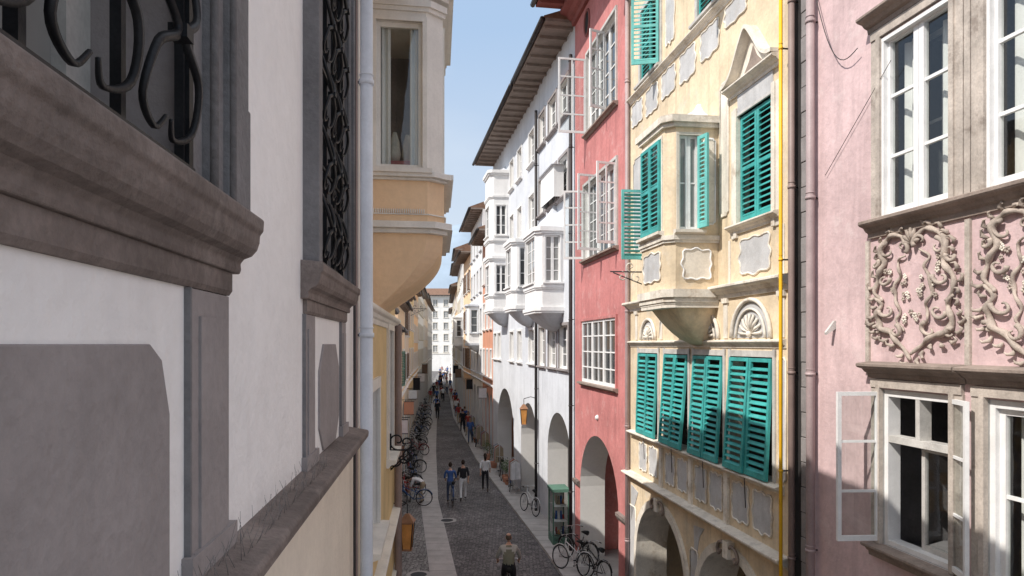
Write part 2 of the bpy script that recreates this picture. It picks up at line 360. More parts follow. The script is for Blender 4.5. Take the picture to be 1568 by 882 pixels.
vs=[(x,y,.1) for x,y in L_]+[(x,y,.1) for x,y in R_]+[(x,y,-.01) for x,y in L_]
b.add('p',slab,vs,[(i,i+1,n+i+1,n+i) for i in range(n-1)]+[(i,i+1,2*n+i+1,2*n+i) for i in range(n-1)]); b.finish(True)
joint=mk('joint_dark',(.16,.15,.145))
b=B('paving_joints')
d=16.
while d<70:
    xl=at(LB,d); quad(b,'j',joint,(xl+.97,d,.012),(xl+1.74,d,.012),(xl+1.74,d+.02,.012),(xl+.97,d+.02,.012))
    xr=at(RB,d); quad(b,'j',joint,(xr-.94,d,.104),(xr-.02,d,.104),(xr-.02,d+.02,.104),(xr-.94,d+.02,.104)); d+=random.uniform(.6,1.)
b.finish(True)
for x,y in ((-2.5,26.3),(-2.75,20.1)):
    b=B('manhole_cover'); b.add('m',slab,[(.36*math.cos(t*math.pi/12),.36*math.sin(t*math.pi/12),.012) for t in range(24)],[tuple(range(24))])
    b.add('m',iron,[(.24*math.cos(t*math.pi/12),.24*math.sin(t*math.pi/12),.016) for t in range(24)],[tuple(range(24))]); o=b.finish(True); o.location=(x,y,0)
# ================================================================= NEAR LEFT HOUSE
def curtain(b,fr,u0,u1,v0,v1,w,m=cloth,n=30,amp=.02,pn='curtain',part=1.):
    vs=[];fs=[]
    for i in range(n+1):
        t=i/n; ww=w+amp*math.sin(t*n*.9)+.01*math.sin(t*17)
        vs+= [fr.P(u0+(u1-u0)*t,v0,ww),fr.P(u0+(u1-u0)*t,v1,ww)]
    for i in range(n): fs.append((2*i,2*i+2,2*i+3,2*i+1))
    b.add(pn,m,vs,fs,True)
FL=line(-.7,0,-.7-.11*10,10,1)
b=B('white_townhouse'); H=10.9
w1=(.72,1.86,7.23,9.6,.3); w2=(3.86,4.86,7.23,9.6,.28)
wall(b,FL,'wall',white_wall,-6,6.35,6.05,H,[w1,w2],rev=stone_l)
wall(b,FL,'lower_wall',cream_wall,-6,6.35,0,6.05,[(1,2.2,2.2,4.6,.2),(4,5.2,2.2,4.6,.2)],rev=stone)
for a in (1,4): sash(b,FL,a,a+1.2,2.2,4.6,-.2,1,3,wht,glo,leaves=2)
body(b,FL,-6,6.35,H,white_wall,9,.3,rise=1.2)
for (a,c,_,_,_) in (w1,w2):
    o0=a-.30; o1=c+.40 if a<1 else c+.3
    for (x0,x1,wd) in ((a-.09,a,.03),(a-.2,a-.09,.055),(o0,a-.2,.085),(c,c+.09,.03),(c+.09,c+.2,.055),(c+.2,o1,.075)):
        box(b,FL,'window_surround',stone_d,min(x0,x1),max(x0,x1),7.23,9.9,-.02,wd)
    tube(b,'window_surround_bead',stone_d,[FL.P(c+.1,7.23,.058),FL.P(c+.1,9.9,.058)],.014,8)
    tube(b,'window_surround_bead',stone_d,[FL.P(c+.21,7.23,.078),FL.P(c+.21,9.9,.078)],.012,8)
    for q in (0,1,2): box(b,FL,'surround_ear',stone_d,o1-.01,o1+.012*(3-q),7.232,7.58+.03*q,-.01,.072-.012*q)
    prof(b,FL,'sill',stone,o0-.06,o1+.04,[(-.01,7.035),(.035,7.035),(.04,7.05),(.038,7.07),(.05,7.085),(.075,7.095),(.092,7.115),(.10,7.14),(.102,7.165),(.113,7.18),(.115,7.215),(.105,7.225),(-.01,7.235)])
    prof(b,FL,'sill_fascia',stone,o0,o1,[(-.01,6.96),(.012,6.96),(.022,6.975),(.022,7.034),(-.01,7.034)])
    for x0,x1 in ((o0,o0+.3),(o1-.36 if a<1 else o1-.26,o1)):
        box(b,FL,'apron_strip',stone_l,x0,x1,6.14,6.958,-.01,.012)
        box(b,FL,'apron_strip_raised',stone_l,x0+.07,x1-.05,6.2,6.88,.01,.02)
        box(b,FL,'apron_edge',stone_d,x0-.012,x0,6.14,6.958,-.01,.018)
        box(b,FL,'apron_foot',stone_l,x0-.03,x1+.03,6.135,6.21,-.01,.03)
    p0=o0+.46; p1=o1-.5 if a<1 else o1-.36; k=.15
    oct=[(p0,6.64),(p0+k,6.8),(p1-k,6.8),(p1,6.64),(p1,6.3),(p1-k,6.15),(p0+k,6.15),(p0,6.3)]
    if a<1: oct=[(p0,6.6),(p0+.12,6.8),(p1-.12,6.8),(p1-.05,6.76),(p1,6.62),(p1,6.15),(p0,6.15)]
    slabp(b,FL,'apron_panel',stone_l,oct,-.01,.012)
    sash(b,FL,a,c,7.23,9.6,-.29,1,2,wht_old,glo_l,.12,.05,.06,leaves=2)
    g='iron_grille'; n=3
    for i in range(n+1):
        u=a+.03+(c-a-.06)*i/n
        box(b,FL,g,iron,u-.011,u+.011,7.26,9.55,.0,.024)
        if i<n:
            W=(c-a-.06)/n; um=u+W/2; v=7.28
            h=.55 if a<1 else .4
            while v<9.3:
                for s in (-1,1):
                    pts=crom([(um+s*W*.04,v+.07),(um+s*W*.16,v+.03),(um+s*W*.42,v+h*.14),(um+s*W*.36,v+h*.36),(um+s*W*.06,v+h*.5),(um+s*W*.34,v+h*.66),(um+s*W*.42,v+h*.9),(um+s*W*.2,v+h*.98),(um+s*W*.1,v+h*.88)],6)
                    rr=.009 if a<1 else .008
                    tube(b,g,iron,[FL.P(x,y,.03+.05*math.sin(max(0,min(1,(y-v)/h))*math.pi)) for x,y in pts],[rr*.6+rr*.8*math.sin(math.pi*j/len(pts)) for j in range(len(pts))],4 if a<1 else 6)
                box(b,FL,g,iron,um-.022,um+.022,v+h*.47,v+h*.53,.055,.1)
                v+=h
    for v in (7.27,7.83,8.4,8.98,9.5): box(b,FL,g,iron,a,c,v-.008,v+.008,.026,.04)
    box(b,FL,g,iron,a,a+.02,7.24,9.58,.0,.03); box(b,FL,g,iron,c-.03,c,7.24,9.58,.0,.035)
prof(b,FL,'string_course',stone,-5,5.45,[(-.01,5.96),(.03,5.96),(.04,6.0),(.09,6.02),(.12,6.05),(.15,6.06),(.155,6.10),(.145,6.115),(-.01,6.145)])
d=1.6
while d<3.75:
    for r in range(2):
        base=FL.P(d+random.uniform(-.02,.02),6.125,.04+.05*r)
        tip=base+V((random.uniform(-.03,.05),random.uniform(-.05,.05),random.uniform(.08,.11)))
        tube(b,'bird_spikes',spike_m,[base,tip],[.001,.0006],4)
    d+=.05
tube(b,'cable',gut,[FL.P(5.55,.1,.03),FL.P(5.55,H-.1,.03)],.012,6)
tube(b,'cable',brownp,[FL.P(5.72,.1,.02),FL.P(5.72,H-.1,.02)],.018,6)
b.finish(bev={'window_surround':.006,'surround_ear':.006,'apron_strip':.004,'apron_panel':.004,'string_course':.006,'sill':.004})
def downpipe(fr,u,w,z0,z1,r,m,name='downpipe',step=2.2,zs=None):
    b=B(name); tube(b,'pipe',m,[fr.P(u,z0,w),fr.P(u,z1,w)],r,14)
    z=zs or z0+1
    while z<z1:
        tube(b,'bracket',m,[fr.P(u,z-.02,w),fr.P(u,z+.02,w)],r*1.2,14)
        tube(b,'bracket',m,[fr.P(u,z+.06,w),fr.P(u,z+.07,w)],r*1.12,14)
        tube(b,'bracket',gut,[fr.P(u,z,-.01),fr.P(u,z,w)],.012,6); ell(b,'bracket',m,fr.P(u+r*1.3,z,w),.015,.015,.02,su=6,sv=4)
        z+=step
    return b.finish()
downpipe(FL,6.05,.075,0,H,.056,zinc,zs=2.4,step=2.24)
# ---- apricot house with bay window
b=B('apricot_bay_house')
wall(b,FL,'wall',yellow,6.35,11.4,0,10.7,[(9.6,10.6,5.2,7.0,.15),(7.0,8.0,4.7,6.3,.15)],rev=bay_white)
sash(b,FL,9.6,10.6,5.2,7.0,-.15,1,3,wht,glo,leaves=2); sash(b,FL,7.0,8.0,4.7,6.3,-.15,1,3,wht,glo,leaves=2)
trim(b,FL,9.6,10.6,5.2,7.0,bay_white); trim(b,FL,7.0,8.0,4.7,6.3,bay_white)
body(b,FL,6.35,11.4,10.7,yellow,9,.3,rise=1.2)
cornice(b,FL,6.4,11.4,7.2,bay_white,.18,.1); cornice(b,FL,6.4,11.4,4.2,bay_white,.18,.12); cornice(b,FL,6.4,11.4,3.2,bay_white,.12,.06)
fp=[(7.35,0),(7.37,.58),(7.52,.76),(9.15,.76),(9.3,0)]
oriel(b,FL,fp,8.0,10.9,[(8.70,10.30)],bay_white,bay_white,glc,bay_white,.01,0,[(10.62,10.72,.12),(10.45,10.52,.05)],bay_white,orange,marg={0:(.045,.04)},rows=1,pn='bay')
r=expand(fp,.015); loft(b,FL,'bay_parapet',orange,[[(u,8.12,w) for u,w in r],[(u,8.60,w) for u,w in r]])
for v0,v1,e in ((8.60,8.66,.09),(8.05,8.12,.10),(8.0,8.05,.05),(8.2,8.215,.03),(8.57,8.60,.05)):
    r=expand(fp,e); loft(b,FL,'bay_mouldings',bay_white,[[(u,v0,w) for u,w in r],[(u,v1,w) for u,w in r]])
for k in range(24):
    t=k/24; A=FL.P(7.335,0,.02+.56*t); ell(b,'bay_fringe',bay_white,(A.x,A.y-.01,8.235),.008,.006,.03,su=6,sv=4)
rs=[]
for k in range(13):
    t=k/12
    rs.append([(8.32+(uu-8.32)*(.75+.25*(1-t)**.55),7.95-.78*t,w*max(.02,math.cos(t*math.pi/2))) for uu,w in fp])
loft(b,FL,'bay_corbel',orange,[[(u,8.0,w) for u,w in fp]]+rs,True,False)
curtain(b,FL,8.1,9.2,8.7,10.4,.60,amp=.03,n=60); 
f=Fr(FL.P(7.37,0,0),FL.N,(0,0,1),-FL.U.normalized())
curtain(b,f,.02,.19,8.7,10.3,-.12,n=18,amp=.015); curtain(b,f,.40,.57,8.7,10.3,-.12,n=18,amp=.015)
quad(b,'bay_room',stone_l,FL.P(8.6,8.6,0),FL.P(8.6,10.8,0),FL.P(8.6,10.8,.7),FL.P(8.6,8.6,.7))
box(b,FL,'bay_room',red,7.6,8.1,8.62,8.85,.15,.5)
for (q,ww) in ((7.72,.22),(7.8,.36)): tube(b,'bay_room',ochre_l,[FL.P(q,8.85,ww),FL.P(q,8.95,ww),FL.P(q,9.1,ww),FL.P(q,9.2,ww)],[.05,.07,.05,.02],10)
tube(b,'drainpipe',brownp,[FL.P(10.9,0,.08),FL.P(10.9,7.1,.08)],.06,10)
tube(b,'drainpipe',gut,[FL.P(11.2,0,.06),FL.P(11.2,7.1,.06)],.03,8)
b.finish(bev={'bay_mouldings':.008})
# ================================================================= RIGHT NEAR FACADES
FR=line(5.51,0,5.51-1.57,10,-1)
def notch(u0,u1,v0,v1,k=.1):
    pts=[]
    for cx,cy,a0 in ((u0,v0,0),(u1,v0,90),(u1,v1,180),(u0,v1,270)):
        q=[(cx+k*math.cos(math.radians(a0+t*22.5)),cy+k*math.sin(math.radians(a0+t*22.5))) for t in range(5)]
        pts+=q[::-1]
    return pts
def stucco_panel(b,fr,u0,u1,v0,v1,k=.1,m=panel_g,rim=ochre_l,r=.016,wav=False):
    pts=notch(u0,u1,v0,v1,k)
    if wav:
        pts=[]; n=44; cu=(u0+u1)/2; cv=(v0+v1)/2; ph=(u0*7.3)%6
        for i in range(n):
            t=2*math.pi*i/n; c=math.cos(t); s=math.sin(t); e=5
            rr=(abs(c)**e+abs(s)**e)**(-1/e)*(1+.07*math.cos(t*8)+.03*math.sin(t*5+ph))
            pts.append((cu+(u1-u0)/2*c*rr*.93,cv+(v1-v0)/2*s*rr*.93))
    slabp(b,fr,'stucco_panels',m,pts,-.01,.012); tube(b,'stucco_rims',rim,[fr.P(u,v,.014) for u,v in pts],r,6,True)
# ---- pink rococo house
b=B('pink_rococo_house'); HP=15.5
cols=[(5.43,6.45),(6.87,7.87),(3.6,4.6)]
ops=[]
for a,c in cols: ops+=[(a,c,8.26,10.32,.16),(a,c,4.5,6.28,.2),(a,c,11.8,13.6,.16)]
wall(b,FR,'wall',pink,2.0,9.25,0,HP,ops,rev=wht_old)
body(b,FR,2.0,9.25,HP,pink,9,.9)
for a,c in cols:
    for v0,v1 in ((8.26,10.32),(4.5,6.28),(11.8,13.6)):
        t=.13
        for x0,x1,w in ((a-.06,a,.05),(a-t-.03,a-.06,.03),(c,c+.06,.05),(c+.06,c+t+.03,.03)): box(b,FR,'window_surround',pink_trim,x0,x1,v0,v1+.02,-.01,w)
        box(b,FR,'window_surround',pink_trim,a-.155,c+.155,v1+.02,v1+.12,-.01,.045)
        cornice(b,FR,a-.2,c+.2,v1+.3,brown_sill,.17,.2,'window_cornice')
    cornice(b,FR,a-.22,c+.2,8.24,brown_sill,.2,.17,'window_sill'); cornice(b,FR,a-.2,c+.2,4.48,brown_sill,.16,.14,'window_sill')
    sash(b,FR,a,c,8.26,10.32,-.1,1,3,wht,glc,.07,.035,.06,leaves=2)
    box(b,FR,'window_frame',wht,a-.001,c+.001,10.27,10.318,-.12,.02); box(b,FR,'window_frame',wht,a+.001,a+.035,8.262,10.268,-.12,.02); box(b,FR,'window_frame',wht,c-.035,c-.001,8.262,10.268,-.12,.02)
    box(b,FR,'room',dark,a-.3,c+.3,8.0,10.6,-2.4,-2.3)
    curtain(b,FR,a+.06,a+.38,8.3,10.25,-.25,amp=.03,n=16); curtain(b,FR,c-.36,c-.06,8.3,10.25,-.25,amp=.03,n=16)
    sash(b,FR,a+.04,c-.04,8.3,10.28,-.42,1,2,wht_old,glc,.06,.03,.04,leaves=2)
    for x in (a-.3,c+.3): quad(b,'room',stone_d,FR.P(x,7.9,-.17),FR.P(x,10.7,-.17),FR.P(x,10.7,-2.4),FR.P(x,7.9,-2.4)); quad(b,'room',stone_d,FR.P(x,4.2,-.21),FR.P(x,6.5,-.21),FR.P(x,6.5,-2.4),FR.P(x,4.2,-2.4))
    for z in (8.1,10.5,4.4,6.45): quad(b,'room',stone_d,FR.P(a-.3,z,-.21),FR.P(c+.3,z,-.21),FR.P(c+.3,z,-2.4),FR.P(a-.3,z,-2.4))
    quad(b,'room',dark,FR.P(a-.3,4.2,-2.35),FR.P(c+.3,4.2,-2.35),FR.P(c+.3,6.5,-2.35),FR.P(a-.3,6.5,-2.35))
    sash(b,FR,a,c,11.8,13.6,-.1,1,3,wht,glo,.06,.03,.05,leaves=2)
    box(b,FR,'window_frame',wht,a+.001,a+.06,4.502,6.278,-.18,-.02); box(b,FR,'window_frame',wht,c-.06,c-.001,4.502,6.278,-.18,-.02)
    box(b,FR,'window_frame',wht,a+.06,c-.06,6.2,6.277,-.178,-.022); box(b,FR,'window_frame',wht,a+.06,c-.06,4.503,4.56,-.178,-.022)
    if a>6.8:
        box(b,FR,'window_frame',wht_old,a+.06,c-.06,5.68,5.76,-.176,-.024); box(b,FR,'window_frame',wht_old,(a+c)/2-.03,(a+c)/2+.03,5.76,6.2,-.174,-.026)
        sash(b,FR,a+.06,(a+c)/2+.05,4.56,5.68,-.16,1,1,wht_old,glc,.05,.03,.04)
        curtain(b,FR,a+.08,a+.34,4.6,6.2,-.5,amp=.035)
        f=leaf_fr(FR,c+.02,0,.02,96,-1)
        sash(b,f,0,.5,4.53,6.25,0,1,3,wht,glc,.045,.028,.04,'open_casement')
        f=leaf_fr(FR,a-.0,0,.03,158,1); sash(b,f,0,.36,4.53,6.25,0,1,3,wht,glc,.045,.028,.04,'open_casement')
    else:
        sash(b,FR,a+.06,c-.06,4.56,6.2,-.12,1,2,wht,glc,.06,.035,.05,leaves=2)
        curtain(b,FR,a+.08,a+.4,4.6,6.2,-.3,amp=.03); curtain(b,FR,c-.4,c-.08,4.6,6.2,-.3,amp=.03)
cornice(b,FR,2.0,8.12,6.56,pink_trim,.12,.1)
for u in (5.15-1.5,6.66,8.1,): box(b,FR,'lesene',pink_trim,u-.03,u+.03,6.58,8.02,-.01,.03)
for u in (6.66,): box(b,FR,'lesene',pink_trim,u-.035,u+.035,8.26,10.6,-.01,.03)
def cart(b,fr,cu,cv,S=1.,SX=1.,seed=3):
    pn='rococo_stucco'; m=rococo_m; RT=1.45; SW=1.7
    rnd=random.Random(seed)
    def T(x,y,s): return (cu+s*x*SX,cv+(y+.035*math.sin(x*9+s*2+seed))*S)
    def sc(pts,r0,r1,w=.02,n=5):
        q=crom(pts,n); N=len(q)
        for s in (-1,1):
            tube(b,pn,m,[fr.P(*T(x,y,s),w*SW+.014*math.sin(j*.9)) for j,(x,y) in enumerate(q)],[RT*(r0+(r1-r0)*abs(1-2*j/(N-1)))*(1+.2*math.sin(j*1.3+seed)) for j in range(N)],7)
    def spiral(cx,cy,r,a0,turn,dirn=1,n=16):
        return [(cx+r*(1-.8*k/n)*math.cos(a0+dirn*turn*k/n),cy+r*(1-.8*k/n)*math.sin(a0+dirn*turn*k/n)) for k in range(n+1)]
    def draw(pts,r0,r1,w=.02):
        N=len(pts)
        for s in (-1,1): tube(b,pn,m,[fr.P(*T(x,y,s),w*SW+.02*(1-j/(N-1))) for j,(x,y) in enumerate(pts)],[RT*(r0+(r1-r0)*j/(N-1)) for j in range(N)],7)
    sc([(.05,.56),(.12,.68),(.26,.68),(.38,.54),(.34,.36),(.42,.2),(.45,.02),(.36,-.10)],.026,.012)
    sc([(.45,-.04),(.38,-.14),(.43,-.28),(.38,-.44),(.26,-.50),(.14,-.62),(0,-.76)],.026,.012)
    sc([(.08,.46),(.18,.38),(.14,.24),(.2,.10),(.21,-.05),(.15,-.2),(.18,-.34),(.1,-.44)],.014,.008,.015)
    for cx,cy,r,a0,d in ((.28,.5,.10,1.5,-1),(.33,.16,.09,3.,1),(.29,-.22,.10,0.,-1),(.2,-.46,.09,2.,1),(.1,.56,.08,4.,-1),(.44,.38,.06,2.5,1),(.42,-.46,.06,1.,1)):
        draw(spiral(cx,cy,r,a0,5.2,d),.018,.006)
    path=crom([(.12,.72),(.3,.70),(.43,.52),(.42,.33),(.48,.1),(.45,-.15),(.48,-.34),(.4,-.54),(.2,-.62),(.06,-.8)],2)
    for j,(x,y) in enumerate(path):
      for s in (-1,1):
        ang=math.atan2(y,x)+rnd.uniform(-.6,.6); l=rnd.uniform(.05,.085)
        p=[(x,y),(x+l*.6*math.cos(ang),y+l*.6*math.sin(ang)),(x+l*1.1*math.cos(ang+.6),y+l*1.1*math.sin(ang+.6)),(x+l*1.0*math.cos(ang+1.),y+l*1.1*math.sin(ang+1.))]
        tube(b,pn,m,[fr.P(*T(a,c,s),.02+.016*i) for i,(a,c) in enumerate(p)],[.013,.024,.014,.004],6)
    for k in range(7):
        a=math.pi*(k/6); p=[(0.02*math.cos(a),.58+.02*math.sin(a)),(.06*math.cos(a),.60+.09*math.sin(a)),(.10*math.cos(a),.60+.16*math.sin(a))]
        tube(b,pn,m,[fr.P(cu+x*SX,cv+y*S,.03+.012*i) for i,(x,y) in enumerate(p)],[.012,.028,.012],6)
    for s in (-1,1):
        for gx,gy in ((.24,.02),(.3,.3),(.08,-.06),(.1,.14),(.06,-.3)):
            for k in range(4):
                x=gx+rnd.uniform(-.04,.04); y=gy+rnd.uniform(-.08,.08); c=fr.P(cu+s*x*SX,cv+y*S,.025); rr=rnd.uniform(.014,.022)
                for q in range(5):
                    a=q*1.257+k; ell(b,'stucco_blossoms',ochre_l if k%2 else rococo_m,c+fr.U*(rr*math.cos(a))+V((0,0,rr*math.sin(a))),rr*.7,rr*.7,rr*.7,su=6,sv=4)
cart(b,FR,7.38,7.36,.92,1.26,3); cart(b,FR,5.9,7.36,.95,1.22,8); cart(b,FR,4.2,7.36,.95,1.2,5)
tube(b,'cable',gut,[FR.P(9.1+(-.9)*t,11.6-1.25*t-.5*math.sin(math.pi*t),.08) for t in [i/14 for i in range(15)]],.006,5)
tube(b,'cable',gut,[FR.P(8.9-1.2*t,9.0+1.0*t,.03) for t in (0,1)],.004,5)
prof(b,FR,'wall_bracket',wht_old,8.72,8.76,[(0,7.1),(.02,7.1),(.14,6.95),(.13,6.92),(0,7.0)])
b.finish(bev={'window_frame':.003})
b=B('quoin_pier')
v=0;i=0
while v<15:
    box(b,FR,'quoins',quoin,9.25,9.47,v,v+.335,-.5,.02 if i%2 else .014); v+=.345;i+=1
box(b,FR,'backing',dark,9.252,9.72,0,15.4,-.6,-.005); b.finish(bev={'quoins':.008})
downpipe(FR,9.12,.1,0,15,.055,mauve,zs=1.7,step=2.35)
downpipe(FR,9.58,.09,0,15,.045,brownp,zs=1.2,step=2.6)
downpipe(FR,9.72,.17,0,15,.026,yelp,'gas_pipe',zs=2.,step=3)
# ---- ochre house
b=B('ochre_stucco_house'); HO=16.2; u0,u1=9.75,16.75
sh=[(10.19,11.52),(11.78,12.98),(13.24,14.44),(14.82,16.05)]
ops=[(a,c,4.74,6.6,.22) for a,c in sh]+[(10.2,11.28,8.78,10.55,.2),(14.7,15.9,12.8,14.5,.2),(11.6,12.8,12.8,14.5,.2),(14.55,15.5,8.78,10.55,.2)]+[(13.3,16.1,0,3.25,.7,True),(10.25,12.75,0,3.25,.7,True)]
wall(b,FR,'wall',ochre,u0,u1,0,HO,ops,rev=ochre_l)
body(b,FR,u0,u1,HO,ochre,9,.9); arcade(b,FR,u0,u1,3.5)
for a,c,d in ((13.3,16.1,1),(10.25,12.75,1)):
    archtrim(b,FR,'arch_moulding',ochre_l,a,c,3.25,0,0,.06,wd=.16); 
    m_=(a+c)/2
    for s in (-1,1):
        pts=[(m_+s*x,y) for x,y in crom([(.02,3.32),(.12,3.42),(.28,3.40),(.36,3.28),(.3,3.2),(.24,3.27)],5)]
        tube(b,'keystone_scroll',brown_sill,[FR.P(x,y,.09) for x,y in pts],.03,7)
    box(b,FR,'keystone_scroll',ochre_l,m_-.09,m_+.09,3.2,3.48,-.01,.13)
for a,c in ((12.85,13.1),(16.3,16.7),(9.8,10.0)): stucco_panel(b,FR,a-.05,c+.05,.5,2.9,.05)
for pts in ([(13.0,3.35),(12.95,2.6),(12.75,3.2),(12.55,3.4)],[(16.6,3.4),(16.6,2.5),(16.3,3.0),(16.1,3.3)]): slabp(b,FR,'stucco_panels',panel_g,pts,-.01,.012)
cornice(b,FR,u0,u1,3.72,ochre_l,.16,.22)
for a,c in sh: 
    stucco_panel(b,FR,a+.02,(a+c)/2-.05,3.86,4.54,.07,wav=True); stucco_panel(b,FR,(a+c)/2+.05,c-.02,3.86,4.54,.07,wav=True)
for x in (11.65,13.11,14.63): box(b,FR,'lesene',ochre_l,x-.07,x+.07,3.74,4.6,-.01,.05)
cornice(b,FR,u0+.15,u1-.2,4.72,ochre_l,.12,.16,'sill')
for a,c in sh:
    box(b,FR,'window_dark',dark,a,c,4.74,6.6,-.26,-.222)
    for x0,x1 in ((a-.07,a),(c,c+.07)): box(b,FR,'jamb',wht_old,x0,x1,4.74,6.72,-.01,.03)
    box(b,FR,'jamb',wht_old,a-.07,c+.07,6.601,6.7,-.011,.027)
    m_=(a+c)/2
    for x0,x1 in ((a+.01,m_-.008),(m_+.008,c-.01)):
        tl=random.uniform(.03,.085)
        f=Fr(FR.P(0,6.58,.0),FR.U,(V((0,0,1))-FR.N*tl).normalized(),(FR.N+V((0,0,tl))).normalized())
        shutter(b,f,x0,x1,-1.84,0,0,teal,pitch=.104,mid=False)
    tube(b,'hooks',gut,[FR.P(m_,4.7,.12),FR.P(m_,4.2,.1)],.008,5)
cornice(b,FR,u0+.1,u1,6.86,ochre_l,.12,.1,'string')
for a,c,s_ in ((10.15,11.55,1),(11.85,12.95,1),(14.85,15.95,1)):
    m_=(a+c)/2; R=(c-a)/2-.12; cv=6.9
    n=16
    slabp(b,FR,'lunette',panel_g,[(m_-R*math.cos(math.pi*k/n),cv+R*math.sin(math.pi*k/n)) for k in range(n+1)],-.01,.006)
    for rr,wd in ((R+.03,.035),(R-.12,.02)): tube(b,'lunette_arch',ochre_l,[FR.P(m_-rr*math.cos(math.pi*k/n),cv+rr*math.sin(math.pi*k/n),.03) for k in range(n+1)],wd,8)
    for k in range(9):
        an=math.pi*(k+.5)/9; r1=R*.62
        tube(b,'shell',ochre_l,[FR.P(m_+.04*math.cos(an),cv+.06+.04*math.sin(an),.02),FR.P(m_+r1*.6*math.cos(an),cv+.03+r1*.6*math.sin(an),.05),FR.P(m_+r1*math.cos(an),cv+.02+r1*math.sin(an),.03)],[.010,.022,.024],7)
    ell(b,'shell',ochre_l,FR.P(m_,cv+.06,.05),.05,.05,.05,su=8,sv=6)
for u in (9.95,11.7,13.1,14.65,16.2): 
    box(b,FR,'lesene',ochre_l,u-.07,u+.07,6.9,7.56,-.01,.02); box(b,FR,'lesene_cap',ochre_l,u-.1,u+.1,7.5,7.58,-.01,.05)
stucco_panel(b,FR,9.85,10.03,4.8,6.6,.04)
cornice(b,FR,u0,u1,7.8,ochre_l,.22,.2)
a,c=10.2,11.28
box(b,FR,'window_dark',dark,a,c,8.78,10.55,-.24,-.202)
for x0,x1,w in ((a-.09,a,.05),(a-.2,a-.09,.025),(c,c+.09,.05),(c+.09,c+.2,.025)): box(b,FR,'surround',ochre_l,x0,x1,8.55,10.7,-.01,w)
box(b,FR,'surround',wht_old,a,c,10.55,10.6,-.2,.03)
for x0,x1 in ((a+.02,(a+c)/2-.004),((a+c)/2+.004,c-.02)): shutter(b,FR,x0,x1,8.8,10.53,-.07,teal,pitch=.094)
cornice(b,FR,a-.22,c+.22,8.76,ochre_l,.14,.14,'sill')
box(b,FR,'surround',panel_g,a,c,10.6,10.9,-.01,.02)
cornice(b,FR,a-.25,c+.25,11.05,ochre_l,.15,.18,'pediment')
og=crom([(0,0),(.12,.03),(.26,.14),(.4,.36),(.52,.55),(.62,.66),(.72,.55),(.84,.36),(.98,.14),(1.12,.03),(1.24,0)],4); W=(c-a+.5)/1.24
ogp=[(a-.25+x*W,11.06+y*1.05) for x,y in og]
slabp(b,FR,'pediment',ochre_l,ogp,-.01,.03)
for j in range(len(ogp)-1):
    p,q=ogp[j],ogp[j+1]; 
    b.add('pediment',ochre_l,[FR.P(*p,-.01),FR.P(*q,-.01),FR.P(*q,.2),FR.P(*p,.2),FR.P(p[0],p[1]+.06,-.01),FR.P(q[0],q[1]+.06,-.01),FR.P(q[0],q[1]+.06,.2),FR.P(p[0],p[1]+.06,.2)],BF)
slabp(b,FR,'pediment_field',brown_sill,[(a+.2,11.1),(a+.42,11.3),(a+.54,11.5),(a+.66,11.3),(a+.88,11.1)],.02,.036)
stucco_panel(b,FR,a+.04,c-.04,7.9,8.52,.08,wav=True)
for x in (a-.28,c+.28): box(b,FR,'lesene',ochre_l,x-.03,x+.03,7.82,8.55,-.01,.02)
for i in range(7):
    x=10.0+i*.96; stucco_panel(b,FR,x,x+.8,11.98-.05*(i%2)+(.0 if i>1 else .25),12.56,.1,wav=True)
for x in (10.3,13.9): stucco_panel(b,FR,x,x+.5 if x>11 else x+.9,13.0,14.3,.1,wav=True)
stucco_panel(b,FR,13.75,14.35,9.0,11.4,.1); stucco_panel(b,FR,15.75,16.4,9.0,11.2,.1)
stucco_panel(b,FR,11.6,11.9,9.0,11.3,.06,m=ochre_l)
cornice(b,FR,u0,u1,12.72,ochre_l,.12,.12); cornice(b,FR,u0,u1,HO-.05,ochre_l,.4,.3)
for (a,c) in ((14.7,15.9),(11.6,12.8)):
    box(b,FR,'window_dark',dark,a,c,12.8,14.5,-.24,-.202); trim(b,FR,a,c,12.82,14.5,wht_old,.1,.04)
    shutter(b,FR,(a+c)/2+.0,c-.02,12.84,14.48,-.04,teal,pitch=.09)
    f=leaf_fr(FR,a,0,.05,70,1); shutter(b,f,0,.58,12.84,14.48,0,teal2,pitch=.09)
a,c=14.55,15.5
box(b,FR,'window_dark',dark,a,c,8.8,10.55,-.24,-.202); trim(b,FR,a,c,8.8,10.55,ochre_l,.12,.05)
f=leaf_fr(FR,c+.0,0,.05,92,-1); shutter(b,f,0,.55,8.72,10.3,0,teal2,pitch=.085)
shutter(b,FR,(a+c)/2,c,8.82,10.53,-.05,teal,pitch=.085)
fpo=[(12.0,0),(12.02,.78),(12.17,.93),(13.3,.93),(13.5,0)]
fc=oriel(b,FR,fpo,7.72,10.72,[(8.8,10.45)],ochre,ochre_l,glo_l,wht,.55,.95,[(10.66,10.78,.10),(8.62,8.7,.05),(7.62,7.76,.07),(7.5,7.6,.02)],white2,ochre,marg={0:(.36,.06),2:(.1,.1)},rows=2,leaves=2)
f,l=fc[0]
stucco_panel(b,f,.12,l-.1,7.92,8.48,.08,m=ochre_l,rim=white2,wav=True); stucco_panel(b,f,.06,.27,8.9,10.4,.04,m=ochre_l,rim=white2)
f2=leaf_fr(f,.36,0,.03,75,-1); shutter(b,f2,0,.26,8.82,10.42,0,teal2,pitch=.075)
f,l=fc[2]; shutter(b,f,.1,l/2,8.82,10.43,.02,teal,pitch=.085); shutter(b,f,l/2+.01,l-.1,8.82,10.43,.02,teal,pitch=.085); stucco_panel(b,f,.12,l-.1,7.92,8.48,.08,wav=True)
b.finish(bev={'surround':.008})
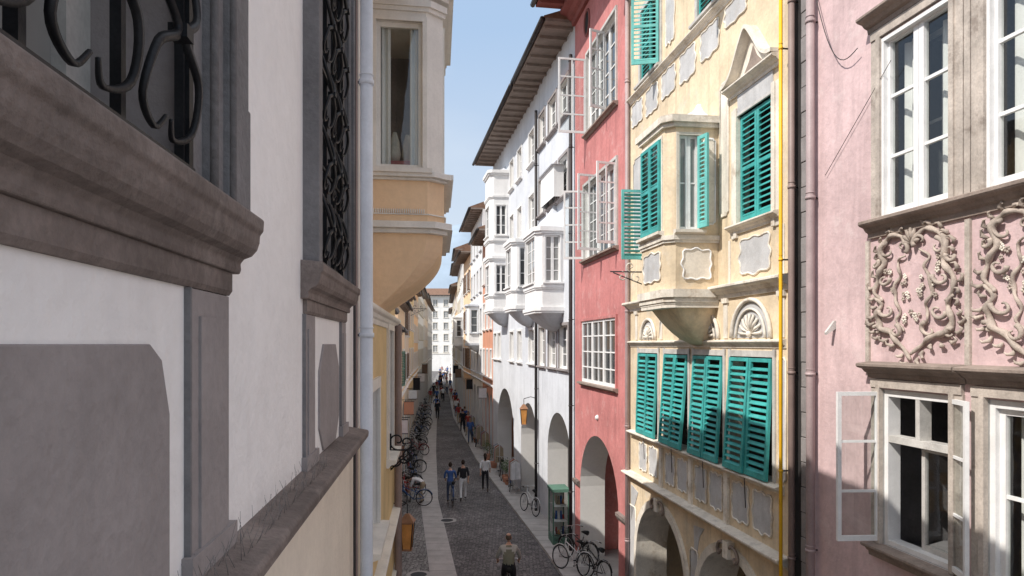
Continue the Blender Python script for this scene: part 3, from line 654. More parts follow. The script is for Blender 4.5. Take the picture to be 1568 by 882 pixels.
def scroll_sign(name,fr,u,v,L=.9,h=.45):
    b=B(name); 
    tube(b,'arm',iron,[fr.P(u,v,0),fr.P(u,v,L)],.014,6); tube(b,'arm',iron,[fr.P(u,v-h,0),fr.P(u,v+.25,0)],.016,6)
    def sp(c,d,r,a0,dr):
        pts=[(c+r*(1-.85*k/20)*math.cos(a0+dr*k*.33),d+r*(1-.85*k/20)*math.sin(a0+dr*k*.33)) for k in range(21)]
        tube(b,'scroll',ochre_l if L>1.2 else iron,[fr.P(u,v+y,x) for x,y in pts],.013,5)
    sp(L*.25,-.15,.16,1.57,1); sp(L*.55,-.12,.13,1.57,-1); sp(L*.8,-.1,.11,1.57,1); sp(L*.3,.14,.14,-1.57,-1); sp(L*.65,.11,.11,-1.57,1)
    tube(b,'brace',iron,[fr.P(u,v-h,0),fr.P(u,v-h*.6,L*.35),fr.P(u,v-.02,L*.95)],.012,6)
    return b.finish(True)
scroll_sign('wrought_iron_sign_bracket',FR,14.3,8.3,1.25,.5)
# ---- red house
b=B('red_house'); HR=17.6; u0,u1=16.75,22.1
ops=[(17.6,21.45,0,4.16,.8,True),(17.75,21.2,5.65,7.5,.2),(17.7,20.9,9.35,11.6,.2),(17.75,20.6,13.1,15.5,.2)]
wall(b,FR,'wall',red,u0,u1,0,HR,ops,rev=inner)
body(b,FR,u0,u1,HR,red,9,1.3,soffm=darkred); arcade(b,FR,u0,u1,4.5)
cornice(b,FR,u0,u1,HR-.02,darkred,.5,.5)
sash(b,FR,17.75,21.2,5.65,7.5,-.06,2,4,wht,glo,.07,.035,.07,leaves=3); trim(b,FR,17.75,21.2,5.65,7.5,red,.08,.05,sm=brown_sill)
sash(b,FR,17.7,20.9,9.35,11.6,-.16,2,4,wht,glo,.07,.035,.06,leaves=3); trim(b,FR,17.7,20.9,9.35,11.6,wht_old,.08,.05,sm=brown_sill)
sash(b,FR,17.75,20.6,13.1,15.5,-.16,2,4,wht,glo,.07,.035,.06,leaves=3); trim(b,FR,17.75,20.6,13.1,15.5,wht_old,.08,.05,sm=brown_sill)
for u,v0,v1,an,sg,wd in ((20.6,13.15,15.4,88,-1,.85),(20.9,9.4,11.5,100,-1,.6),(19.0,9.4,11.5,80,-1,.7),(17.7,9.4,11.5,100,1,.55),(18.6,13.2,15.3,70,-1,.5)):
    f=leaf_fr(FR,u,0,.05,an,sg); sash(b,f,0,wd,v0,v1,0,2,4,wht,glc,.055,.04,.04,'open_casement')
for u in (18.3,20.6): 
    n=16; pts=[(u+.28*math.cos(2*math.pi*k/n),16.5+.38*math.sin(2*math.pi*k/n)) for k in range(n)]
    slabp(b,FR,'oculus',dark,pts,-.01,.006); tube(b,'oculus_rim',darkred,[FR.P(x,y,.01) for x,y in pts],.04,6,True)
box(b,FR,'plinth',stone,u0,17.55,0,.5,-.01,.05); ell(b,'wall_boss',wht,FR.P(19.5,4.7,0),.08,.08,.08)
prof(b,FR,'impost',stone,21.46,22.08,[(-.01,2.3),(.04,2.3),(.1,2.4),(.1,2.48),(-.01,2.5)]); prof(b,FR,'impost',stone,16.76,17.58,[(-.01,2.3),(.04,2.3),(.1,2.4),(.1,2.48),(-.01,2.5)])
b.finish()
downpipe(FR,16.68,.08,0,16,.05,mauve,zs=2,step=2.8)
downpipe(FR,22.2,.12,0,16.2,.06,gut,zs=2,step=2.8)
# ================================================================= GREY HOUSES
FG=line(2.06,22.1,-1.1,39.6,-1)
def opening_set(b,fr,rows,cols,wm,frm,gm,hs,shut=None,trimm=None,openl=False):
    for v0,v1 in rows:
        for a,c in cols:
            sash(b,fr,a,c,v0,v1,-.16,1,3,frm,gm if random.random()<.6 else glo_l,.06,.035,.05,leaves=2)
            if trimm: trim(b,fr,a,c,v0,v1,trimm,.1,.035)
            if shut:
                for s,x in ((-1,a),(1,c)):
                    an=random.choice((180,180,178,165)) if openl else 178
                    f=leaf_fr(fr,x,0,.045,an,-s if s==1 else 1)
                    shutter(b,f,0,(c-a)/2,v0,v1,0,shut,pitch=.12,mid=True)
b=B('pale_blue_house'); HG=17.2
rows=[(5.95,7.45),(11.9,13.3),(14.6,15.9)]
ops=[(a,c,v0,v1,.18) for a,c in [(23.0,24.2),(24.6,25.8),(26.4,27.4)] for v0,v1 in rows]+[(26.3,27.3,8.6,10.4,.18)]+[(22.7,26.0,0,4.35,.8,True)]
wall(b,FG,'wall',bluew,22.1,27.5,0,HG,ops,rev=inner); body(b,FG,22.1,27.5,HG,white2,9,1.0); arcade(b,FG,22.1,27.5,4.7)
opening_set(b,FG,rows,[(23.0,24.2),(24.6,25.8),(26.4,27.4)],None,wht,glo,None,trimm=stone_l); opening_set(b,FG,[(8.6,10.4)],[(26.3,27.3)],None,wht,glo,None,trimm=bluew)
oriel(b,FG,[(23.6,0),(23.62,.75),(23.8,.95),(25.6,.95),(25.9,0)],8.0,10.75,[(8.95,10.55)],white2,white2,glo_l,wht,1.25,.75,[(10.7,10.85,.1),(8.75,8.85,.06),(7.95,8.08,.08)],bluew,bluew,rows=4,leaves=2,cols=1,marg={0:(.14,.1)})
oriel(b,FG,[(23.6,0),(23.62,.35),(25.6,.35),(25.9,0)],11.9,13.0,[],white2,white2,glo_l,wht,.3,0,[],bluew,bluew)
b.finish()
b=B('pale_grey_house')
colG=[(31.0,32.0),(33.0,34.0),(36.8,37.8),(38.2,39.2)]
rowsG=[(6.0,7.4),(8.7,10.2),(11.6,13.1),(14.4,15.8)]
ops=[(a,c,v0,v1,.18) for a,c in colG for v0,v1 in rowsG]+[(28.3,29.4,v0,v1,.18) for v0,v1 in (rowsG[0],rowsG[2],rowsG[3])]+[(27.9,31.2,0,4.25,.8,True),(33.0,38.0,0,4.5,.8,True)]
wall(b,FG,'wall',bluew,27.5,39.6,0,HG-.1,ops,rev=inner); body(b,FG,27.5,39.6,HG-.1,bluew,9,1.05); arcade(b,FG,27.5,39.6,4.7)
opening_set(b,FG,rowsG,colG,None,wht,glo,None,trimm=white2); opening_set(b,FG,[rowsG[0],rowsG[2],rowsG[3]],[(28.3,29.4)],None,wht,glo,None,trimm=white2)
oriel(b,FG,[(28.2,0),(28.25,.75),(28.4,.95),(29.8,.95),(30.1,0)],8.3,11.1,[(9.2,10.8)],white2,white2,glo,wht,.5,.8,[(11.0,11.15,.1),(9.0,9.1,.06),(8.25,8.4,.08)],white2,bluew,rows=3,leaves=2,marg={0:(.14,.1)})
oriel(b,FG,[(34.4,0),(34.45,.75),(34.6,.95),(36.1,.95),(36.4,0)],8.5,15.5,[(9.4,10.8),(12.3,13.8)],white2,white2,glo,wht,.5,.8,[(15.4,15.55,.12),(14.2,14.3,.06),(12.0,12.12,.08),(11.1,11.25,.1),(9.2,9.3,.06),(8.45,8.6,.08)],bluew,bluew,rows=3,leaves=2,marg={0:(.14,.1)})
b.finish()
downpipe(FG,27.5,.12,0,16.2,.06,gut,zs=2,step=3)
# ================================================================= FURTHER HOUSES
def generic(name,fr,u0,u1,h,wm,tm,nb,nf,shut=None,arch=True,eave=.8,z1=4.3,orl=None,frm=wht,gl=None):
    b=B(name); W=(u1-u0)/nb; ops=[];cols=[]
    for i in range(nb):
        c=u0+W*(i+.5); cols.append((c-min(.55,W*.24),c+min(.55,W*.24)))
        if arch: ops.append((c-W*.38,c+W*.38,0,min(z1-.5,3.9),.7,True))
    ph=(h-z1-.3)/nf; rows=[(z1+ph*j+.5,z1+ph*j+.5+min(1.65,ph*.58)) for j in range(nf)]
    ops+=[(a,c,v0,v1,.18) for a,c in cols for v0,v1 in rows]
    wall(b,fr,'wall',wm,u0,u1,0,h,ops,rev=inner); body(b,fr,u0,u1,h,wm,9,eave)
    if arch: arcade(b,fr,u0,u1,z1)
    opening_set(b,fr,rows,cols,None,frm,gl or glo,None,shut=shut,trimm=tm,openl=True)
    cornice(b,fr,u0+.01,u1-.01,z1+.1,tm,.15,.12)
    if orl:
        for (o0,o1) in orl:
            oriel(b,fr,[(o0,0),(o0+.05,.7),(o0+.2,.85),(o1-.2,.85),(o1,0)],rows[1][0]-.8,rows[1][1]+.3,[(rows[1][0],rows[1][1])],wm,tm,glo,wht,.6,.6,[(rows[1][1]+.25,rows[1][1]+.38,.1),(rows[1][0]-.85,rows[1][0]-.72,.08)],tm,tm)
    return b.finish()
def seg(pl,i,side): return line(pl[i][0],pl[i][1],pl[i+1][0],pl[i+1][1],side)
F3=seg(RB,2,-1);F4=seg(RB,3,-1);F5=seg(RB,4,-1)
generic('terracotta_house',F3,39.6,45.5,13.4,terracotta,white2,3,3)
generic('white_house',F3,45.5,55,15.8,white2,bluew,4,4,orl=[(48,49.6)])
generic('orange_house',F3,55,62.9,14.2,orange,white2,3,3,shut=brn)
generic('cream_house',F4,62.9,72,15.5,far_w,white2,4,4,orl=[(66,67.5)])
generic('white_house',F4,72,84,15.2,far_w,sand,5,4,gl=glo_l)
generic('terracotta_house',F4,84,97,14.0,orange,white2,5,3)
generic('white_house',F5,97,120,14,far_w,sand,8,4,arch=False,gl=glo_l,eave=.5)
generic('cream_house',F5,120,140,13,far_c,white2,8,4,arch=False,gl=glo_l,eave=.5)
G2=line(-2.6,11.4,-5.0,30,1);G3=seg(LB,2,1);G4=seg(LB,3,1);G5=seg(LB,4,1);G6=seg(LB,5,1)
generic('yellow_house',G2,11.4,18,7.6,yellow,bay_white,2,1,eave=.3,z1=3.6)
generic('cream_house',G2,18,24,7.3,cream_wall,bay_white,2,1,eave=.25,z1=3.6)
generic('terracotta_house',G2,24,30,7.3,terracotta,white2,2,1,eave=.25,z1=3.6)
generic('orange_house',G3,30,37,8.6,orange,white2,2,1,shut=grn,eave=.3)
generic('sand_house',G3,37,43.6,9.6,sand,white2,2,2,shut=brn,eave=.3)
generic('yellow_house',G4,43.6,52,10.6,yellow,white2,3,2,eave=.4)
generic('red_house',G4,52,62.9,11.2,orange,white2,4,3,eave=.4)
generic('white_house',G5,62.9,78,12.0,far_w,sand,5,3,eave=.5)
generic('yellow_house',G5,78,97,12.5,far_c,white2,6,3,eave=.5,gl=glo_l)
generic('white_house',G6,97,118,12.5,far_w,white2,7,4,arch=False,eave=.4,gl=glo_l)
FE=Fr((-48,172,0),(1,0,0),(0,0,1),(0,-1,0))
generic('end_house',FE,0,60,19,far_w,sand,22,5,arch=False,gl=glo_l)
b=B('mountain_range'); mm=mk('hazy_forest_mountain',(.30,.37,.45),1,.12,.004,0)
rnd=random.Random(5); n=60; vs=[]
for j in range(6):
    for i in range(n+1):
        x=-2600+4600*i/n; y=3000+j*180
        hh=(math.sin(i*.21+1)*.2+math.sin(i*.5)*.1+.85+rnd.uniform(-.05,.05))*640*(j/5)**.8
        vs.append((x,y,hh-5))
b.add('m',mm,vs,[(j*(n+1)+i,j*(n+1)+i+1,(j+1)*(n+1)+i+1,(j+1)*(n+1)+i) for j in range(5) for i in range(n)],True); b.finish(True)
# ================================================================= STREET OBJECTS
def put(o,loc,rz=0,rx=0): o.location=loc; o.rotation_euler=(rx,0,rz); return o
def bike_mesh(fm):
    b=B('bicycle')
    for y in (-.52,.52):
        tube(b,'w',rubber,[(0,y+.335*math.cos(t*math.pi/14),.35+.335*math.sin(t*math.pi/14)) for t in range(28)],.018,6,True)
        tube(b,'w',chrome,[(0,y+.31*math.cos(t*math.pi/12),.35+.31*math.sin(t*math.pi/12)) for t in range(24)],.009,5,True)
        for t in range(14): a=t*math.pi/7; tube(b,'w',chrome,[(.02*(-1)**t,y,.35),(0,y+.31*math.cos(a),.35+.31*math.sin(a))],.0018,3)
        tube(b,'w',chrome,[(-.05,y,.35),(.05,y,.35)],.018,6)
        tube(b,'w',fm,[(0,y+.37*math.cos(a),.35+.37*math.sin(a)) for a in [math.radians(q) for q in range(20,161,14)]],.018,5)
    T=lambda *p,r=.016: tube(b,'f',fm,p,r,7)
    T((0,-.08,.3),(0,-.2,.8)); T((0,-.08,.3),(0,.36,.74),r=.018); T((0,-.17,.62),(0,.34,.84)); T((0,.38,.66),(0,.33,.93),r=.02)
    for s in (-1,1):
        T((s*.04,-.52,.35),(s*.03,-.08,.3),r=.009); T((s*.04,-.52,.35),(s*.02,-.18,.7),r=.009); T((s*.045,.52,.35),(s*.035,.4,.64),r=.011)
        tube(b,'h',chrome,crom([(0,.33,1.03),(s*.1,.36,1.04),(s*.24,.3,1.05),(s*.28,.16,1.03)],5),.011,6); tube(b,'h',rubber,[(s*.275,.22,1.035),(s*.28,.12,1.03)],.016,6)
        tube(b,'h',chrome,[(s*.03,-.08,.3),(s*.08,-.08+s*.12,.3-s*.12)],.009,5)
        pz=(s*.13,-.08+s*.12,.3-s*.12); tube(b,'h',rubber,[(pz[0]-.05,pz[1],pz[2]),(pz[0]+.05,pz[1],pz[2])],.02,5)
    tube(b,'h',chrome,[(0,.33,.93),(0,.33,1.04)],.013,6); tube(b,'h',chrome,[(0,-.2,.8),(0,-.225,.93)],.012,6)
    tube(b,'h',rubber,[(0,-.36,.95),(0,-.24,.955),(0,-.1,.94)],[.075,.055,.018],8)
    tube(b,'h',chrome,[(.05,-.08+.09*math.cos(t*.52),.3+.09*math.sin(t*.52)) for t in range(12)],.008,4,True)
    for s in (-1,1): tube(b,'r',chrome,[(s*.06,-.2,.72),(s*.06,-.75,.72),(s*.04,-.52,.35)],.006,4)
    for x in (-.13,.13):
        for z in (.8,.95): tube(b,'b',iron,[(x,.42,z),(x,.68,z)],.005,4)
    for y in (.42,.68):
        for z in (.8,.95): tube(b,'b',iron,[(-.13,y,z),(.13,y,z)],.005,4)
        for k in range(6): tube(b,'b',iron,[(-.13+.052*k,y,.8),(-.13+.052*k,y,.95)],.003,3)
    for k in range(6):
        for x in (-.13,.13): tube(b,'b',iron,[(x,.42+.052*k,.8),(x,.42+.052*k,.95)],.003,3)
    return b.finish(True)
cols_b=[plain('frame_black',(.02,.02,.022),.35),plain('frame_white',(.7,.7,.7),.35),plain('frame_blue',(.05,.12,.3),.35),plain('frame_red',(.3,.03,.03),.35)]
protos=[bike_mesh(c) for c in cols_b]; used=set()
def bicycle(k,loc,rz,lean=.12):
    o=protos[k]
    if k in used: o=o.copy(); bpy.context.collection.objects.link(o)
    used.add(k); o.rotation_mode='QUATERNION'
    o.rotation_quaternion=(Matrix.Rotation(rz,3,'Z')@Matrix.Rotation(lean,3,'Y')).to_quaternion(); o.location=loc; return o
bicycle(1,(at(RB,20.2)-.6,20.0,.1),math.radians(40),.1); bicycle(0,(at(RB,19)-.28,19.3,.1),math.radians(28),.12)
bicycle(0,(at(RB,21.2)-.2,21.0,.1),math.radians(40),.1)
bicycle(2,(-2.55,29.1,0),math.radians(8),.03)
rb=random.Random(11)
for d in [28.6,30,31,32.3,33.5,35,36.2,38,39,40.5,42,43,44,46,47,48,49,51,52.5,54,57,60,62,64,68,73]:
    bicycle(rb.choice((0,0,1,2,3)),(at(LB,d)+.45+rb.uniform(-.1,.15),d,.006),math.radians(rb.choice((60,75,10,100,20))+rb.uniform(-10,10)),-.1)
for d in [27,31.5,34,45,47,48,52,56,58]:
    bicycle(rb.choice((0,0,1,2)),(at(RB,d)-.5,d,.1),math.radians(rb.uniform(0,30)),.1)
# ---- people
def human(name,J={},shirt=None,trous=None,hair=None,shoes=None,sleeve='short',hp=0.,vest=None,build=1.,hairlong=False,bald=False):
    j=dict(pel=(0,0,.95),spi=(0,0,1.14),che=(0,-.01,1.34),nec=(0,0,1.47),hea=(0,.015,1.56),
      lsh=(-.18,0,1.41),lel=(-.225,-.03,1.13),lwr=(-.23,.05,.88),rsh=(.18,0,1.41),rel=(.225,-.03,1.13),rwr=(.23,.05,.88),
      lhi=(-.09,0,.9),lkn=(-.1,.02,.49),lan=(-.1,-.03,.09),lto=(-.11,.13,.035),rhi=(.09,0,.9),rkn=(.1,.02,.49),ran=(.1,-.03,.09),rto=(.11,.13,.035))
    j.update(J)
    names=list(j); rad=dict(pel=(.15,.105),spi=(.13,.095),che=(.155,.11),nec=(.058,.058),hea=(.052,.055),lsh=(.066,.066),lel=(.045,.045),lwr=(.03,.026),lhi=(.095,.095),lkn=(.062,.062),lan=(.042,.045),lto=(.042,.032))
    for k in list(rad):
        if k[0]=='l': rad['r'+k[1:]]=rad[k]
    E=[('pel','spi'),('spi','che'),('che','nec'),('nec','hea'),('che','lsh'),('lsh','lel'),('lel','lwr'),('che','rsh'),('rsh','rel'),('rel','rwr'),('pel','lhi'),('lhi','lkn'),('lkn','lan'),('lan','lto'),('pel','rhi'),('rhi','rkn'),('rkn','ran'),('ran','rto')]
    me=bpy.data.meshes.new('tmp'); me.from_pydata([j[n] for n in names],[(names.index(a),names.index(c)) for a,c in E],[])
    ob=bpy.data.objects.new('tmp',me); bpy.context.collection.objects.link(ob)
    md=ob.modifiers.new('s','SKIN'); md.use_smooth_shade=True
    for i,n in enumerate(names):
        sv=me.skin_vertices[0].data[i]; q=rad[n]; sv.radius=(q[0]*build,q[1]*build); sv.use_root=(i==0)
    sb=ob.modifiers.new('d','SUBSURF'); sb.levels=2; sb.render_levels=2
    dg=bpy.context.evaluated_depsgraph_get(); dg.update(); em=bpy.data.meshes.new_from_object(ob.evaluated_get(dg))
    bpy.data.objects.remove(ob)
    b=B(name); vs=[v.co.copy() for v in em.vertices]; by={}
    def near(c):
        best=None
        for a,d in E:
            A=V(j[a]);D=V(j[d]); t=max(0,min(1,(c-A).dot(D-A)/max(1e-6,(D-A).length_squared))); q=(A+(D-A)*t-c).length/ (max(rad[a][0],rad[d][0])**.5)
            if best is None or q<best[0]: best=(q,a,d,t)
        return best
    for p in em.polygons:
        _,a,d,t=near(p.center)
        if d in('hea',): m=skinm
        elif d=='nec': m=skinm if t>.75 else (vest or shirt)
        elif d in ('lel','rel'): m=shirt
        elif d in('lwr','rwr'): m=shirt if (sleeve=='long' or t<.15) and t<.93 else skinm
        elif d in('lsh','rsh'): m=shirt
        elif d in('che','spi'): m=(vest or shirt) if not(d=='spi' and t<.25) else trous
        elif d in('lto','rto'): m=shoes
        elif d in('lan','ran'): m=trous if t<.9 else shoes
        else: m=trous
        by.setdefault(m,[]).append(tuple(p.vertices))
    for m,f in by.items(): b.add(name+m.name,m,vs,f,True)
    bpy.data.meshes.remove(em)
    H=V(j['hea']); M=Matrix.Rotation(hp,3,'X'); c=H+M@V((0,.015,.1))
    def shp(q,d):
        if d.z<0: q=V((q.x*(1+.28*d.z),q.y*(1+.12*d.z)+(.012 if d.y>0 else 0)*-d.z,q.z))
        return q
    ell(b,'head',skinm,c,.074,.094,.115,M,18,14,shp)
    hm=hair
    if not bald: ell(b,'hair',hm,c+M@V((0,-.008,.008)),.083,.1,.122,M,18,14,shp,sel=lambda d:(d.z>.45) or (d.y<-.05 and d.z>-.55) or (d.y<.35 and d.z>.05))
    else: ell(b,'hair',hm,c+M@V((0,-.006,.0)),.079,.098,.117,M,18,14,shp,sel=lambda d:(d.y<.1 and -.5<d.z<.7))
    if hairlong: tube(b,'hair',hm,[c+M@V((0,-.08,.05)),c+M@V((0,-.1,-.08)),c+M@V((0,-.09,-.24))],[.05,.07,.025],10)
    tube(b,'nose',skinm,[c+M@V((0,.088,.015)),c+M@V((0,.112,-.02)),c+M@V((0,.09,-.03))],[.007,.014,.008],6)
    for s in (-1,1):
        ell(b,'ear',skinm,c+M@V((s*.076,-.005,-.005)),.012,.02,.03,M,8,6); ell(b,'eye',plain_eye,c+M@V((s*.03,.085,.015)),.011,.008,.008,M,8,6)
        pre='r' if s>0 else 'l'; W=V(j[pre+'wr']); D=(W-V(j[pre+'el'])).normalized(); X=D.cross(V((s,0,0)))
        X=X.normalized() if X.length>.1 else V((0,1,0)); Nn=D.cross(X).normalized()
        tube(b,'hand',skinm,[W-D*.01,W+D*.04,W+D*.085],[.026,.036,.034],8)
        for q in range(4):
            o=(q-1.5)*.018; L=(.065,.075,.07,.055)[q]; base=W+D*.075+X*o
            tube(b,'hand',skinm,[base,base+D*L*.5-Nn*.006,base+D*L*.85-Nn*.028,base+D*L*.9-Nn*.045],[.009,.0085,.008,.006],6)
        base=W+D*.03+X*.028; tube(b,'hand',skinm,[base,base+D*.03+X*.02,base+D*.06+X*.018],[.011,.01,.007],6)
    tube(b,'mouth',lipm,[c+M@V((-.02,.086,-.055)),c+M@V((0,.091,-.057)),c+M@V((.02,.086,-.055))],.004,5)
    return b.finish(True)
plain_eye=plain('eye',(.05,.04,.035),.3); lipm=plain('lips',(.45,.2,.17))
hb=plain('dark_hair',(.03,.02,.015)); hg=plain('grey_brown_hair',(.12,.09,.07)); hl=plain('brown_hair',(.10,.05,.03))
cw=plain('white_cotton',(.78,.78,.79)); ck=plain('black_cotton',(.025,.025,.03)); cb=plain('blue_cotton',(.06,.13,.35)); cg=plain('olive_vest',(.20,.20,.15)); cgr=plain('light_grey_shirt',(.42,.41,.38)); kh=plain('khaki_cotton',(.36,.29,.2)); jean=plain('denim',(.08,.11,.18)); crd=plain('red_cotton',(.4,.06,.05)); sho=plain('shoe',(.1,.08,.07))
walkL=dict(lkn=(-.1,.18,.52),lan=(-.1,.22,.1),lto=(-.11,.38,.06),rkn=(.1,-.06,.5),ran=(.1,-.3,.16),rto=(.11,-.2,.04),lel=(-.23,-.12,1.15),lwr=(-.22,-.1,.9),rel=(.23,.04,1.14),rwr=(.22,.22,.95))
walkR={('r' if k[0]=='l' else 'l')+k[1:]:(-v[0],v[1],v[2]) for k,v in walkL.items()}
put(human('walking_woman',walkL,cw,ck,hb,sho,'short',hairlong=True,build=.9),(-1.23,31.4,0),math.radians(4))
put(human('walking_man',walkR,ck,cw,hb,sho,'short'),(-2.12,29.6,0),math.radians(5))
ride=dict(pel=(0,-.24,1.02),spi=(0,-.2,1.2),che=(0,-.1,1.4),nec=(0,-.03,1.52),hea=(0,.0,1.6),lsh=(-.19,-.08,1.46),rsh=(.19,-.08,1.46),lel=(-.3,.0,1.2),rel=(.3,.0,1.2),lwr=(-.28,.13,1.08),rwr=(.28,.13,1.08),
  lhi=(-.1,-.22,.97),rhi=(.1,-.22,.97),lkn=(-.13,.12,.72),lan=(-.13,-.17,.48),lto=(-.13,-.06,.43),rkn=(.13,.0,.56),ran=(.13,.0,.2),rto=(.13,.13,.17))
def rider(loc,rz,k,**kw):
    o=human('cyclist',ride,**kw); put(o,loc,rz); bicycle(k,loc,rz,0)
rider((-.09,18.0,.0),math.radians(3),0,shirt=cgr,trous=ck,hair=hg,shoes=sho,vest=cg,build=1.15,bald=True)
pushb=dict(walkL); pushb.update(lwr=(-.2,.3,1.0),rwr=(.2,.3,1.0),lel=(-.25,.05,1.14),rel=(.25,.05,1.14))
put(human('person_pushing_bicycle',pushb,cb,jean,hb,sho,'short',build=.9),(-2.62,29.0,0),math.radians(6))
bend=dict(pel=(0,-.18,.86),spi=(0,-.02,.98),che=(0,.2,1.05),nec=(0,.34,1.02),hea=(0,.42,.98),lsh=(-.17,.24,1.03),rsh=(.17,.24,1.03),lel=(-.2,.32,.78),rel=(.2,.36,.8),lwr=(-.14,.42,.55),rwr=(.12,.48,.58),lhi=(-.09,-.17,.83),rhi=(.09,-.17,.83),lkn=(-.11,-.04,.46),rkn=(.11,-.02,.46),lan=(-.12,-.14,.09),ran=(.12,-.14,.09),lto=(-.13,.02,.035),rto=(.13,.02,.035))
put(human('bending_man',bend,cw,kh,hb,sho,'short',hp=-1.0),(-3.95,29.2,0),math.radians(80))
src=[human('pedestrian',walkL,ck,ck,hb,sho,'short'),human('pedestrian',walkR,cb,jean,hl,sho,'short'),human('pedestrian',walkR,crd,kh,hl,sho,'short',hairlong=True,build=.9),human('pedestrian',{},cw,jean,hb,sho,'short')]
put(src[0],(-6.75,61.8,0),.1); put(src[1],(-8.6,78,0),.1); put(src[2],(at(RB,50)-.6,50,.1),2.9); put(src[3],(at(RB,63)-.7,63,.1),-.5)
rp=random.Random(4)
for d in [46,52,54,57,66,70,74,78,81,84,88,91,94,97,99,101,104,106,108,112,114,116,118,122,124,126,130,134,136,138,142,146,152,158,165]:
    o=rp.choice(src).copy(); bpy.context.collection.objects.link(o); l=at(LB,d)+.8; r=at(RB,d)-.4; t=rp.random()
    if d<75: t=1-.15*rp.random()
    put(o,(l+(r-l)*t,d,.0 if t<.7 else .1),rp.uniform(-.4,.4)+(math.pi if rp.random()<.5 else 0))
for d,t in ((66,.4),(80,.55)):
    xx=at(LB,d)+(at(RB,d)-at(LB,d))*t; c_=human('cyclist',ride,cb if d<70 else cw,ck,hb,sho); put(c_,(xx,d,0),.1); bicycle(0,(xx,d,0),.1,0)
def lantern(name,loc,s=1.,arm=None):
    b=B(name)
    def ring(r,z): return [(r*math.cos(math.pi/4+k*math.pi/2),r*math.sin(math.pi/4+k*math.pi/2),z) for k in range(4)]
    def fr_(r0,z0,r1,z1,m,pn): 
        a=ring(r0,z0)+ring(r1,z1); b.add(pn,m,a,[(k,(k+1)%4,4+(k+1)%4,4+k) for k in range(4)]+[(0,1,2,3),(4,5,6,7)])
    fr_(.13,-.3,.2,.3,lampm,'glass'); fr_(.24,.3,.06,.48,copper,'cap'); fr_(.15,-.34,.14,-.3,copper,'base'); fr_(.215,.27,.225,.3,copper,'cap')
    for p,q in zip(ring(.135,-.3),ring(.205,.3)): tube(b,'ribs',iron,[p,q],.014,5)
    tube(b,'stem',iron,[(0,0,.46),(0,0,.7)],.012,6); 
    if arm: tube(b,'arm',iron,[(0,0,.7),(arm*.5,0,.78),(arm,0,.7)],.014,6)
    o=b.finish(); o.location=loc; o.scale=(s,s,s); return o
p=FL.P(11.0,3.72,.22); lantern('hanging_lantern',p,.72,-.3)
p=FG.P(27.6,3.9,.6); lantern('hanging_lantern',p,1.,.55)
scroll_sign('wrought_iron_sign_bracket',FL,10.3,5.2,.35,.3); scroll_sign('wrought_iron_sign_bracket',G4,46,9.2,1.1,.5)
def shop_sign(fr,u,z,L,h,m):
    b=B('hanging_shop_sign'); tube(b,'arm',iron,[fr.P(u,z+h+.1,0),fr.P(u,z+h+.1,L+.1)],.015,5)
    box(b,fr,'board',m,u-.03,u+.03,z,z+h,.12,L); box(b,fr,'rim',iron,u-.02,u+.02,z-.03,z,.1,L+.02); box(b,fr,'rim',iron,u-.02,u+.02,z+h,z+h+.03,.1,L+.02)
    for x in (.2,L-.1): tube(b,'arm',iron,[fr.P(u,z+h,x),fr.P(u,z+h+.1,x)],.008,4)
    b.finish()
for fr,u,z,L,h,m in ((G2,22,3.1,.5,.4,brn),(G2,26,3.4,.5,.5,cw),(G3,33,3.4,.6,.6,terracotta),(G3,40,3.6,.6,.5,cw),(G4,48,3.6,.6,.8,ck),(G4,58,3.6,.7,.7,cw),(G5,70,3.8,.7,.9,brn),(F3,42,3.5,.6,.6,cw),(F3,52,3.4,.6,.7,ck),(F4,66,3.6,.7,.8,brn),(F4,76,3.6,.7,.8,ck)):
    shop_sign(fr,u,z,L,h,m)
def cabinet(loc,rz,w=.9,d=.6,h=1.9,body_m=None):
    b=B('glass_display_cabinet'); f=Fr((0,0,0),(1,0,0),(0,0,1),(0,-1,0)); gm=body_m or grn
    box(b,f,'base',gm,-w/2,w/2,0,.25,-d/2,d/2); box(b,f,'top',gm,-w/2-.03,w/2+.03,h,h+.1,-d/2-.03,d/2+.03)
    for x in (-w/2,w/2-.04):
        for y in (-d/2,d/2-.04): box(b,f,'posts',gm,x,x+.04,.25,h,y,y+.04)
    for z in (.75,1.25): box(b,f,'shelf',wht,-w/2+.05,w/2-.05,z,z+.015,-d/2+.05,d/2-.05)
    box(b,f,'back_panel',wht,-w/2+.045,w/2-.045,.26,h-.01,-d/2+.02,-d/2+.035)
    rr=random.Random(2)
    for z in (.25,.765,1.265):
        for k in range(5):
            x=-w/2+.12+k*.13*w/.9; tube(b,'goods',rr.choice([cw,crd,lampm,cb,kh]),[(x,rr.uniform(-.1,.1),z),(x,0,z+rr.uniform(.1,.3))],[.05,.03],8)
    quad(b,'glass',glc,*[f.P(x,z,d/2-.02) for x,z in ((-w/2,.25),(w/2,.25),(w/2,h),(-w/2,h))])
    for x in (-w/2+.02,w/2-.02): quad(b,'glass',glc,*[f.P(x,z,y) for y,z in ((-d/2,.25),(d/2,.25),(d/2,h),(-d/2,h))])
    o=b.finish(); put(o,loc,rz)
cabinet((at(RB,23.2)-.28,23.2,.1),math.radians(8),.55,.8,1.75)
